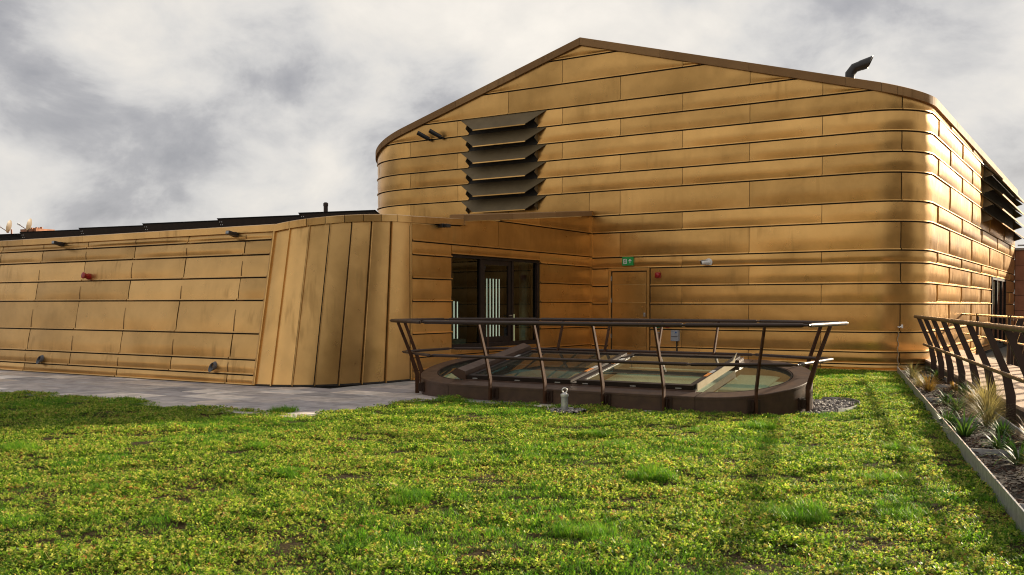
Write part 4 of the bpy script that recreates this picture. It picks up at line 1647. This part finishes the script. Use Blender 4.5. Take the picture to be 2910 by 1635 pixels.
vp = thing('vent_pipe', (-14.2, 15.0, 2.95), 'short dark vent pipe standing behind the right hand solar rack', 'pipe')
MB().tube([(-14.25, 15.3, 2.95), (-14.25, 15.3, 3.58)], 0.045, 14).build('pipe', 'brown_paint', vp, smooth=40)
MB().tube([(-14.25, 15.3, 3.58), (-14.25, 15.3, 3.64), (-14.25, 15.3, 3.66)], [0.052, 0.052, 0.03], 14).build('cap', 'brown_paint', vp, smooth=40)


# ================================================================== WALL FIXTURES
def frame_at(p, n):
    n = V(*n)
    n /= np.linalg.norm(n)
    side = np.cross(V(0, 0, 1), n)
    side /= np.linalg.norm(side)
    up = np.cross(n, side)
    return V(*p), n, side, up


def cyl(p, a, b, r, n=14):
    return MB().tube([V(*p) + a, V(*p) + b], r, n)


# spot lights near the left gable
for (x, z, lab) in ((-17.15, 6.33, 'left one of two black tube spotlights high on the gable wall'), (-16.72, 6.35, 'right one of two black tube spotlights, beside the louvre')):
    t_ = thing('spotlight', (x, YF, z - 0.05), lab, 'spotlight', 'gable spotlights')
    MB().cbox((x + 0.03, YF - 0.07, z - 0.02), (0.07, 0.09, 0.07), 0.005).build('bracket', 'black_metal', t_)
    a = V(x - 0.05, YF - 0.17, z + 0.07)
    b_ = V(x + 0.02, YF - 0.12, z - 0.02)
    d = V(-0.55, -0.62, 0.42)
    d /= np.linalg.norm(d)
    q = V(x, YF - 0.12, z)
    bd = MB().tube([q, q + d * 0.38], 0.062, 16).build('tube', 'black_metal', t_, smooth=40)
    MB().tube([q + d * 0.382, q + d * 0.39], 0.055, 16).build('lens', 'lens_black', bd, smooth=40)

# small downlights under the wing coping
for (x, lab) in ((-20.17, 'small dark wall light under the coping at the far left of the leaning wall'), (-14.55, 'small dark wall light under the coping near the fluted corner')):
    p, n = wing_surf(x, 2.83)
    p, n, sd, up = frame_at(p, n)
    t_ = thing('wall_light', p + n * 0.03 - V(0, 0, 0.05), lab, 'light', 'wing wall lights')
    MB().cbox(p + n * 0.075 + up * 0.01, (0.10, 0.12, 0.09), 0.006, (sd, n, up)).build('mount', 'black_metal', t_)
    b_ = MB().cbox(p + n * 0.21 - sd * (-0.03) + up * 0.0, (0.10, 0.20, 0.07), 0.006, (sd, n, up)).build('lamp_body', 'black_metal', t_)
    MB().box(p + n * 0.313 + up * 0.0 + sd * 0.03, (0.08, 0.006, 0.05), (sd, n, up)).build('lens', 'grey_plastic', b_)
p, n, sd, up = frame_at((ENT_X + 0.03, 16.1, 3.12), (1, 0, 0))
t_ = thing('wall_light', p - V(0, 0, 0.05), 'small dark wall light under the coping above the entrance window', 'light', 'wing wall lights')
MB().cbox(p + n * 0.06, (0.09, 0.12, 0.08), 0.006, (sd, n, up)).build('mount', 'black_metal', t_)
MB().cbox(p + n * 0.15 + sd * 0.07, (0.14, 0.10, 0.07), 0.006, (sd, n, up)).build('lamp_body', 'black_metal', t_)

# overflow spouts low on the leaning wall
for (x, z, lab) in ((-20.25, 0.33, 'grey overflow spout at the left foot of the leaning gold wall'), (-14.65, 0.36, 'grey overflow spout near the fluted corner of the leaning wall')):
    p, n = wing_surf(x, z)
    t_ = thing('overflow_spout', p, lab, 'spout', 'overflow spouts on the leaning wall')
    d = V(-0.05, -1, -0.42)
    d /= np.linalg.norm(d)
    x_ = np.cross(d, V(0, 0, 1))
    x_ /= np.linalg.norm(x_)
    y_ = np.cross(x_, d)
    r1, r2, r3, r4 = [], [], [], []
    for k in range(17):
        a = 2 * math.pi * k / 16
        off = 0.068 * (math.cos(a) * x_ + math.sin(a) * y_)
        r1.append(p - n * 0.01 + off)
        ln = 0.15 - 0.07 * math.sin(a)
        r2.append(p + d * ln + off)
        r3.append(p + d * ln + off * 0.88)
        r4.append(p + d * 0.0 + off * 0.88)
    MB().grid([r1, r2, r3, r4]).build('pipe', 'spout_grey', t_, smooth=40)
    MB().add([p + d * 0.02 + 0.058 * (math.cos(2 * math.pi * k / 16) * x_ + math.sin(2 * math.pi * k / 16) * y_) for k in range(16)], [tuple(range(16))]).build('bore', 'lens_black', t_)

# red alarm sounders
p, n = wing_surf(-19.03, 2.10)
p, n, sd, up = frame_at(p, n)
t_ = thing('alarm_sounder', p + n * 0.03, 'round red alarm sounder on the leaning wing wall', 'alarm')
MB().tube([p + n * 0.02, p + n * 0.07], 0.070, 16).build('base', 'red_plastic', t_, smooth=40)
MB().tube([p + n * 0.07, p + n * 0.12, p + n * 0.19, p + n * 0.20], [0.062, 0.05, 0.070, 0.05], 16).build('horn', 'red_plastic', t_, smooth=40)
p, n, sd, up = frame_at((-9.95, YF - 0.03, 2.25), (0, -1, 0))
t_ = thing('alarm_sounder', p, 'square dark red alarm sounder beside the gold service door', 'alarm')
MB().cbox(p + n * 0.03, (0.15, 0.06, 0.14), 0.02, (sd, n, up)).build('base', 'red_plastic', t_)
MB().tube([p + n * 0.06, p + n * 0.10, p + n * 0.11], [0.06, 0.055, 0.03], 16).build('beacon', 'red_plastic', t_, smooth=40)

# exit sign above the door
p, n, sd, up = frame_at((-10.78, YF - 0.032, 2.62), (0, -1, 0))
sd = V(1, 0, 0)
t_ = thing('exit_sign', p - V(0, 0, 0.11), 'green exit sign with running figure and arrow above the gold door', 'sign')
MB().cbox(p + n * 0.035, (0.31, 0.07, 0.225), 0.008, (sd, n, up)).build('case', 'exit_green', t_)
e = p + n * 0.0725


def flat(pts, name):
    return MB().prism([e + sd * a + up * b for a, b in pts], n * 0.002).build(name, 'white_plastic', t_)


flat([(-0.115, -0.07), (-0.02, -0.07), (-0.02, 0.06), (-0.115, 0.06)], 'doorway_mark')
e = e + n * 0.003
fig = MB()
for pts in ([(-0.085, 0.025), (-0.06, 0.03), (-0.05, -0.015), (-0.075, -0.02)], [(-0.075, -0.02), (-0.055, -0.02), (-0.035, -0.05), (-0.05, -0.055)], [(-0.075, -0.015), (-0.06, -0.02), (-0.09, -0.06), (-0.105, -0.05)], [(-0.10, 0.015), (-0.085, 0.025), (-0.04, 0.02), (-0.03, 0.005), (-0.06, 0.01)]):
    fig.prism([e + sd * a + up * b for a, b in pts], n * 0.002)
fig.tube([e + sd * -0.062 + up * 0.046, e + sd * -0.062 + up * 0.046 + n * 0.002], 0.012, 10)
fig.build('running_figure', 'exit_green', t_)
e = e - n * 0.003
flat([(0.062, -0.05), (0.082, -0.05), (0.082, 0.02), (0.105, -0.005), (0.118, 0.008), (0.072, 0.06), (0.026, 0.008), (0.039, -0.005), (0.062, 0.02)], 'arrow')

# security camera
p, n, sd, up = frame_at((-8.60, YF - 0.03, 2.545), (0, -1, 0))
t_ = thing('security_camera', p, 'white bullet security camera on the main gold wall', 'camera')
MB().tube([p, p + n * 0.03], 0.095, 20).build('base', 'white_plastic', t_, smooth=40)
MB().tube([p + n * 0.03, p + n * 0.08], 0.04, 12).build('stem', 'white_plastic', t_, smooth=40)
d = V(-0.75, -0.62, -0.10)
d /= np.linalg.norm(d)
q = p + n * 0.11
bd = MB().tube([q - d * 0.05, q - d * 0.04, q + d * 0.16], [0.035, 0.055, 0.055], 16).build('body', 'white_plastic', t_, smooth=40)
MB().tube([q + d * 0.161, q + d * 0.166], 0.045, 16).build('lens', 'lens_black', bd, smooth=40)
MB().prism([q + d * 0.0 + V(0, 0, 0.058) - np.cross(d, V(0, 0, 1)) * 0.05, q + d * 0.21 + V(0, 0, 0.058) - np.cross(d, V(0, 0, 1)) * 0.05, q + d * 0.21 + V(0, 0, 0.058) + np.cross(d, V(0, 0, 1)) * 0.05, q + d * 0.0 + V(0, 0, 0.058) + np.cross(d, V(0, 0, 1)) * 0.05], (0, 0, 0.006)).build('hood', 'white_plastic', bd)

# call points and boxes right of the door
X_, Z_ = V(1, 0, 0), V(0, 0, 1)
NY = V(0, -1, 0)


def wallbox(name, x, z, w, h, dpt, material, label, cat, extra=None):
    t_ = thing(name, (x, YF - 0.03, z - h / 2), label, cat)
    MB().cbox((x, YF - 0.03 - dpt / 2, z), (w, h, dpt), 0.008, (X_, Z_, NY)).build('case', material, t_)
    return t_


t_ = wallbox('call_point', -9.95, 0.965, 0.11, 0.11, 0.06, 'green_plastic', 'green round call point below the railing line beside the door', 'call point')
MB().tube([(-9.93, YF - 0.09, 0.97), (-9.93, YF - 0.13, 0.97)], 0.05, 14).build('cover', 'green_plastic', t_, smooth=40)
MB().box((-9.93, YF - 0.132, 0.985), (0.05, 0.003, 0.02)).build('label_plate', 'white_label', t_)
t_ = wallbox('call_point', -9.69, 0.965, 0.10, 0.10, 0.05, 'red_plastic', 'small red and white call point right of the green one', 'call point')
MB().box((-9.69, YF - 0.082, 0.97), (0.07, 0.004, 0.05)).build('glass_plate', 'white_label', t_)
t_ = wallbox('vent_grille', -9.93, 0.705, 0.125, 0.20, 0.02, 'galvanised', 'small brushed steel grille on the wall right of the door', 'grille')
for k in range(5):
    MB().box((-9.93, YF - 0.053, 0.64 + 0.032 * k), (0.09, 0.005, 0.018)).build('slat', 'brass_coping', t_)
t_ = wallbox('socket_box', -9.46, 0.715, 0.205, 0.27, 0.11, 'grey_plastic', 'grey weatherproof socket box with black cable on the main wall', 'socket box')
MB().box((-9.46, YF - 0.143, 0.70), (0.17, 0.004, 0.010)).build('lid_seam', 'frame_dark', t_)
MB().tube([(-9.42, YF - 0.141, 0.80), (-9.42, YF - 0.144, 0.80)], 0.022, 12).build('round_mark', 'blue_label', t_)
MB().tube([(-9.43, YF - 0.07, 0.59), (-9.43, YF - 0.06, 0.45), (-9.42, YF - 0.06, 0.1)], 0.017, 8).build('cable', 'black_metal', t_, smooth=40)
wallbox('junction_box', -9.70, 0.245, 0.14, 0.13, 0.07, 'grey_plastic', 'small grey junction box low on the wall under the socket box', 'junction box')
t_ = thing('wall_tap', (-9.93, YF - 0.03, 0.2), 'small metal tap low on the wall beside the door', 'tap')
MB().tube([(-9.93, YF - 0.03, 0.27), (-9.93, YF - 0.12, 0.27), (-9.93, YF - 0.13, 0.21)], 0.018, 8).build('spout', 'stainless', t_, smooth=40)
MB().box((-9.93, YF - 0.07, 0.31), (0.07, 0.02, 0.02)).build('handle', 'stainless', t_)

# loose white cable and holder on the rounded corner
x, y, nx, ny = main_path(-4.2)
p = V(x, y, 0) + V(nx, ny, 0) * 0.06
tn = V(-ny, nx, 0)
t_ = thing('cable_holder', p + V(0, 0, 0.9), 'white plastic cable end hanging on the rounded gold corner', 'cable')
MB().tube([p + V(0, 0, 1.0), p + V(0, 0, 0.98) + V(nx, ny, 0) * 0.03, p + tn * 0.07 + V(0, 0, 1.01)], 0.014, 8).build('hook', 'white_plastic', t_, smooth=40)
MB().cbox(p + tn * 0.09 + V(0, 0, 1.01), (0.04, 0.04, 0.08), 0.006).build('plug', 'white_plastic', t_)
wob = [p + tn * 0.018 * math.sin(k * 1.7) + V(0, 0, 0.88 - 0.06 * k) for k in range(15)]
MB().tube(wob, 0.009, 6).build('cable', 'cream_sheet', t_, smooth=40)

# ================================================================== NEIGHBOURS
tb = thing('terracotta_block', (1, 49, 0), 'terracotta panelled block at the right edge beyond the gold side wall', 'building')
MB().bbox(XC + 0.02, 9.0, 45.06, 56.0, -0.1, 3.74).build('wall', 'wall_membrane', tb)
o0 = None
for i in range(6):
    for j in range(9):
        cx_, cz_ = XC + 0.04 + 0.70 + 1.4 * j, 0.02 + 0.31 + 0.62 * i
        if o0 is None:
            o0 = MB().cbox((cx_, 45.03, cz_), (1.385, 0.605, 0.05), 0.005, (V(1, 0, 0), V(0, 0, 1), V(0, -1, 0))).build('tile', 'terracotta', tb, origin=(cx_, 45.05, cz_))
        else:
            link_copy(o0, (cx_, 45.05, cz_), tb, 'tile')
MB().bbox(XC + 0.02, 9.05, 44.95, 45.3, 3.745, 3.83).build('coping', 'galvanised', tb)
MB().tube([(-3.6, 45.2, 3.95), (4, 45.2, 3.95)], 0.035, 8).build('roof_rail', 'galvanised', tb, smooth=40)

for (x0, x1, y0, y1, h, lab) in ((-60, 4, -16.0, -15.5, 3.2, 'long brown screen wall behind the viewpoint, seen only as the dark foot of the reflections'), (16.0, 16.5, -13.4, 23.0, 9.5, 'tall brown wall right of the viewpoint, seen only as a dark band in the rounded corner')):
    sc_ = thing('screen_wall', ((x0 + x1) / 2, (y0 + y1) / 2, -0.12), lab, 'wall')
    MB().bbox(x0, x1, y0, y1, -0.12, h).build('wall', 'screen_render', sc_)
    MB().bbox(x0 - 0.05, x1 + 0.05, y0 - 0.05, y1 + 0.05, h + 0.003, h + 0.08).build('coping', 'galvanised', sc_)
nb2 = thing('brick_house', (-52, 33, 0), 'sunlit brick rooftop with chimney pots far behind the solar racks', 'building')
MB().bbox(-75, -44.9, 28, 40, -0.1, 4.95).build('wall', 'brick_warm', nb2)
MB().bbox(-46.9, -45.55, 28.2, 29.2, 4.95, 5.28).build('chimney', 'brick_warm', nb2)
for k in range(6):
    MB().tube([(-46.75 + 0.2 * k, 28.6, 5.28), (-46.75 + 0.2 * k, 28.6, 5.36 + 0.02 * (k % 2))], 0.06, 8).build('chimney_pot', 'brick_warm', nb2, smooth=40)
for k, (x, lab) in enumerate(((-47.5, 'cream satellite dish at the far left edge of the picture'), (-45.75, 'cream satellite dish right of the chimney pots'))):
    t_ = thing('satellite_dish', (x, 28.1, 4.95), lab, 'satellite dish', 'rooftop satellite dishes')
    MB().tube([(x, 28.1, 4.95), (x, 28.1, 5.3)], 0.04, 8).build('mast', 'brick_warm', t_, smooth=40)
    nrm = V(-0.75, -0.62, 0.25)
    nrm /= np.linalg.norm(nrm)
    sx_ = np.cross(V(0, 0, 1), nrm)
    sx_ /= np.linalg.norm(sx_)
    up_ = np.cross(nrm, sx_)
    c = V(x, 28.05, 5.42)
    rows = []
    for rr_ in (0.0, 0.10, 0.20, 0.28, 0.34):
        rows.append([c + nrm * (rr_ ** 2 * 0.7) + rr_ * (math.cos(a) * sx_ + math.sin(a) * up_) for a in np.linspace(0, 2 * math.pi, 21)])
    MB().grid(rows).build('reflector', 'dish_enamel', t_, smooth=60)
    MB().tube([c - up_ * 0.3, c + nrm * 0.55 - up_ * 0.1], 0.02, 6).build('arm', 'brick_warm', t_, smooth=40)
    MB().tube([c + nrm * 0.50 - up_ * 0.1, c + nrm * 0.62 - up_ * 0.07], 0.045, 8).build('receiver', 'white_plastic', t_, smooth=40)

# ================================================================== PLANTING OF THE LAWN (sedum and grass)
src = bpy.data.collections.new('lawn_patches')


def patch_mesh(name, material, verts, faces, tones):
    me = bpy.data.meshes.new(name)
    me.from_pydata([tuple(q) for q in verts], [], faces)
    at = me.attributes.new('tone', 'FLOAT', 'FACE')
    at.data.foreach_set('value', np.array(tones, dtype=np.float32))
    me.materials.append(M[material])
    me.polygons.foreach_set('use_smooth', [False] * len(me.polygons))
    o = bpy.data.objects.new(name, me)
    src.objects.link(o)
    return o


def sedum_patch(k, dry):
    r = np.random.default_rng(300 + k)
    vs, fs, tn = [], [], []
    for sprig in range(19):
        a, rr_ = r.uniform(0, 6.28), 0.075 * math.sqrt(r.uniform())
        c = V(rr_ * math.cos(a), rr_ * math.sin(a), 0)
        h = r.uniform(0.006, 0.042)
        lean = V(r.uniform(-0.5, 0.5), r.uniform(-0.5, 0.5), 1.0)
        tone0 = r.uniform(0.08, 0.72) if r.uniform() > dry * 0.7 else r.uniform(0.72, 1.0)
        nl = r.integers(5, 9)
        for j in range(nl):
            f = j / nl
            b = c + lean * h * (0.35 + 0.65 * f)
            az = j * 2.4 + r.uniform(-0.4, 0.4)
            el = r.uniform(-0.1, 1.0)
            d = V(math.cos(az) * math.cos(el), math.sin(az) * math.cos(el), math.sin(el))
            s_ = np.cross(d, V(0, 0, 1))
            s_ /= np.linalg.norm(s_) + 1e-9
            tw = r.uniform(-0.7, 0.7)
            s_ = s_ * math.cos(tw) + np.cross(d, s_) * math.sin(tw)
            L = r.uniform(0.010, 0.020)
            w = L * r.uniform(0.28, 0.42)
            i0 = len(vs)
            vs += [b, b + d * L * 0.6 + s_ * w, b + d * L, b + d * L * 0.6 - s_ * w]
            fs.append((i0, i0 + 1, i0 + 2, i0 + 3))
            tn.append(min(1, max(0, tone0 + r.uniform(-0.13, 0.13))))
        # stem
    for j in range(3):
        a = r.uniform(0, 6.28)
        p = V(r.uniform(-0.06, 0.06), r.uniform(-0.06, 0.06), 0.01)
        d = V(math.cos(a), math.sin(a), r.uniform(0.1, 0.7)) * r.uniform(0.03, 0.06)
        s_ = V(-math.sin(a), math.cos(a), 0) * 0.0011
        i0 = len(vs)
        vs += [p - s_, p + s_, p + d + s_, p + d - s_]
        fs.append((i0, i0 + 1, i0 + 2, i0 + 3))
        tn.append(r.uniform(0.75, 1.0))
    return patch_mesh('sedum_patch', 'sedum_leaf', vs, fs, tn)


def grass_patch(k, n, h, rad, wid, material='grass_leaf'):
    r = np.random.default_rng(500 + k)
    vs, fs, tn = [], [], []
    for i in range(n):
        a, rr_ = r.uniform(0, 6.28), rad * math.sqrt(r.uniform())
        p = V(rr_ * math.cos(a), rr_ * math.sin(a), 0)
        L = h * r.uniform(0.5, 1.15)
        az = r.uniform(0, 6.28)
        out = V(math.cos(az), math.sin(az), 0)
        s_ = V(-out[1], out[0], 0) * wid * 0.5
        ang = r.uniform(0.1, 0.7)
        pts = [p]
        for q in range(3):
            p = p + (out * math.sin(ang) + V(0, 0, 1) * math.cos(ang)) * L / 3
            ang += r.uniform(0.2, 0.6)
            pts.append(p)
        i0 = len(vs)
        for q, w in zip(pts, (1.0, 0.95, 0.7, 0.12)):
            vs += [q - s_ * w, q + s_ * w]
        t0 = r.uniform(0.1, 0.75) if r.uniform() > 0.1 else r.uniform(0.8, 1)
        for q in range(3):
            fs.append((i0 + 2 * q, i0 + 2 * q + 1, i0 + 2 * q + 3, i0 + 2 * q + 2))
            tn.append(t0)
    return patch_mesh('grass_patch', material, vs, fs, tn)


srcs = [sedum_patch(k, (0.10, 0.18, 0.28, 0.14, 0.40)[k]) for k in range(5)]
srcs += [grass_patch(0, 46, 0.055, 0.08, 0.0035), grass_patch(1, 46, 0.070, 0.08, 0.0035), grass_patch(2, 110, 0.15, 0.09, 0.0045)]
for k, o in enumerate(srcs):
    o.name = '%02d_%s' % (k, o.name.split('.')[0])

pts, kind, rots, scl = [], [], [], []
FWD = (-math.sin(math.radians(32.1)), math.cos(math.radians(32.1)))
RGT = (FWD[1], -FWD[0])
r = np.random.default_rng(21)


def lnoise(x, y, s, q=0.0):
    return (math.sin(x * s + 1.3 * math.sin(y * s * 0.7 + q) + q) + math.sin(y * s * 1.13 + 1.7 * math.sin(x * s * 0.6 + 2.1 * q) + 2 * q)) * 0.5


def scatter(y0, y1, step):
    x = -22.0
    nx = int(26 / step)
    ny = int((y1 - y0) / step)
    for i in range(nx):
        for j in range(ny):
            px = -22 + (i + r.uniform()) * step
            py_ = y0 + (j + r.uniform()) * step
            f = px * FWD[0] + py_ * FWD[1]
            q = px * RGT[0] + py_ * RGT[1]
            if f < 3.6 or abs(q) > 0.60 * f + 1.6:
                continue
            if not on_lawn(px, py_):
                continue
            g = lnoise(px, py_, 1.35, 0.6) + 0.5 * lnoise(px, py_, 3.7, 2.2) + 0.35 * lnoise(px, py_, 9.0, 1.0)
            bare = lnoise(px, py_, 2.2, 4.0) + 0.6 * lnoise(px, py_, 6.1, 3.0)
            u = r.uniform()
            if bare > 1.0 and u < 0.40:
                continue
            if lnoise(px, py_, 13.0, 7.0) > 0.55 and u < 0.28:
                continue
            if g > 0.45 and u < 0.62:
                k = 5 + int(r.integers(0, 2))
            elif u < 0.10:
                k = 5
            else:
                k = int(r.integers(0, 5))
                if bare > 0.6 and r.uniform() < 0.5:
                    k = 4
            pts.append((px, py_, lawn_z(px, py_) - 0.004))
            kind.append(k)
            rots.append((r.uniform(-0.15, 0.15), r.uniform(-0.15, 0.15), r.uniform(0, 6.28)))
            s_ = r.uniform(0.75, 1.25) * (1.0 + 0.35 * lnoise(px, py_, 4.3, 5.0))
            scl.append(max(0.5, s_))


scatter(-1.0, 22.9, 0.074)
for (x, y, n, s_) in ((-5.0, 9.85, 10, 1.0), (-3.70, 11.45, 12, 1.1), (-3.40, 7.65, 12, 1.0), (-1.85, 6.75, 16, 1.1), (-9.97, 9.80, 10, 0.9), (-9.6, 5.75, 16, 1.0), (-1.75, 8.8, 12, 0.9), (-6.1, 6.2, 12, 0.7), (-4.6, 5.9, 14, 0.8), (-2.9, 5.6, 14, 0.8), (-7.6, 7.2, 10, 0.6), (-1.9, 10.6, 10, 0.9), (-4.2, 10.9, 8, 0.6), (-1.3, 7.3, 10, 0.9)):
    for k in range(n):
        a, rr_ = r.uniform(0, 6.28), 0.20 * math.sqrt(r.uniform())
        px, py_ = x + rr_ * math.cos(a), y + rr_ * math.sin(a)
        pts.append((px, py_, lawn_z(px, py_)))
        kind.append(7)
        rots.append((0, 0, r.uniform(0, 6.28)))
        scl.append(s_ * r.uniform(0.6, 1.05))

me = bpy.data.meshes.new('lawn_planting')
me.from_pydata(pts, [], [])
a_ = me.attributes.new('kind_index', 'INT', 'POINT')
a_.data.foreach_set('value', np.array(kind, dtype=np.int32))
a_ = me.attributes.new('turn', 'FLOAT_VECTOR', 'POINT')
a_.data.foreach_set('vector', np.array(rots, dtype=np.float32).ravel())
a_ = me.attributes.new('size', 'FLOAT', 'POINT')
a_.data.foreach_set('value', np.array(scl, dtype=np.float32))
lawn_o = bpy.data.objects.new('lawn_planting', me)
COL.objects.link(lawn_o)
tag(lawn_o, 'low mixed sedum and grass carpet covering the roof lawn', 'grass', kind='stuff')
me.materials.append(M['sedum_leaf'])
ng = bpy.data.node_groups.new('lawn_scatter', 'GeometryNodeTree')
ng.interface.new_socket('Geometry', in_out='INPUT', socket_type='NodeSocketGeometry')
ng.interface.new_socket('Geometry', in_out='OUTPUT', socket_type='NodeSocketGeometry')
gi = ng.nodes.new('NodeGroupInput')
go = ng.nodes.new('NodeGroupOutput')
ci_ = ng.nodes.new('GeometryNodeCollectionInfo')
ci_.inputs['Collection'].default_value = src
ci_.inputs['Separate Children'].default_value = True
ci_.inputs['Reset Children'].default_value = True
ip = ng.nodes.new('GeometryNodeInstanceOnPoints')
ip.inputs['Pick Instance'].default_value = True


def named(nm, ty):
    q = ng.nodes.new('GeometryNodeInputNamedAttribute')
    q.data_type = ty
    q.inputs['Name'].default_value = nm
    return [s_ for s_ in q.outputs if s_.enabled and s_.name == 'Attribute'][0]


ng.links.new(gi.outputs[0], ip.inputs['Points'])
ng.links.new(ci_.outputs[0], ip.inputs['Instance'])
ng.links.new(named('kind_index', 'INT'), ip.inputs['Instance Index'])
e2r = ng.nodes.new('FunctionNodeEulerToRotation')
ng.links.new(named('turn', 'FLOAT_VECTOR'), e2r.inputs[0])
ng.links.new(e2r.outputs[0], ip.inputs['Rotation'])
ng.links.new(named('size', 'FLOAT'), ip.inputs['Scale'])
ng.links.new(ip.outputs[0], go.inputs[0])
md = lawn_o.modifiers.new('scatter', 'NODES')
md.node_group = ng
print('lawn patches', len(pts))
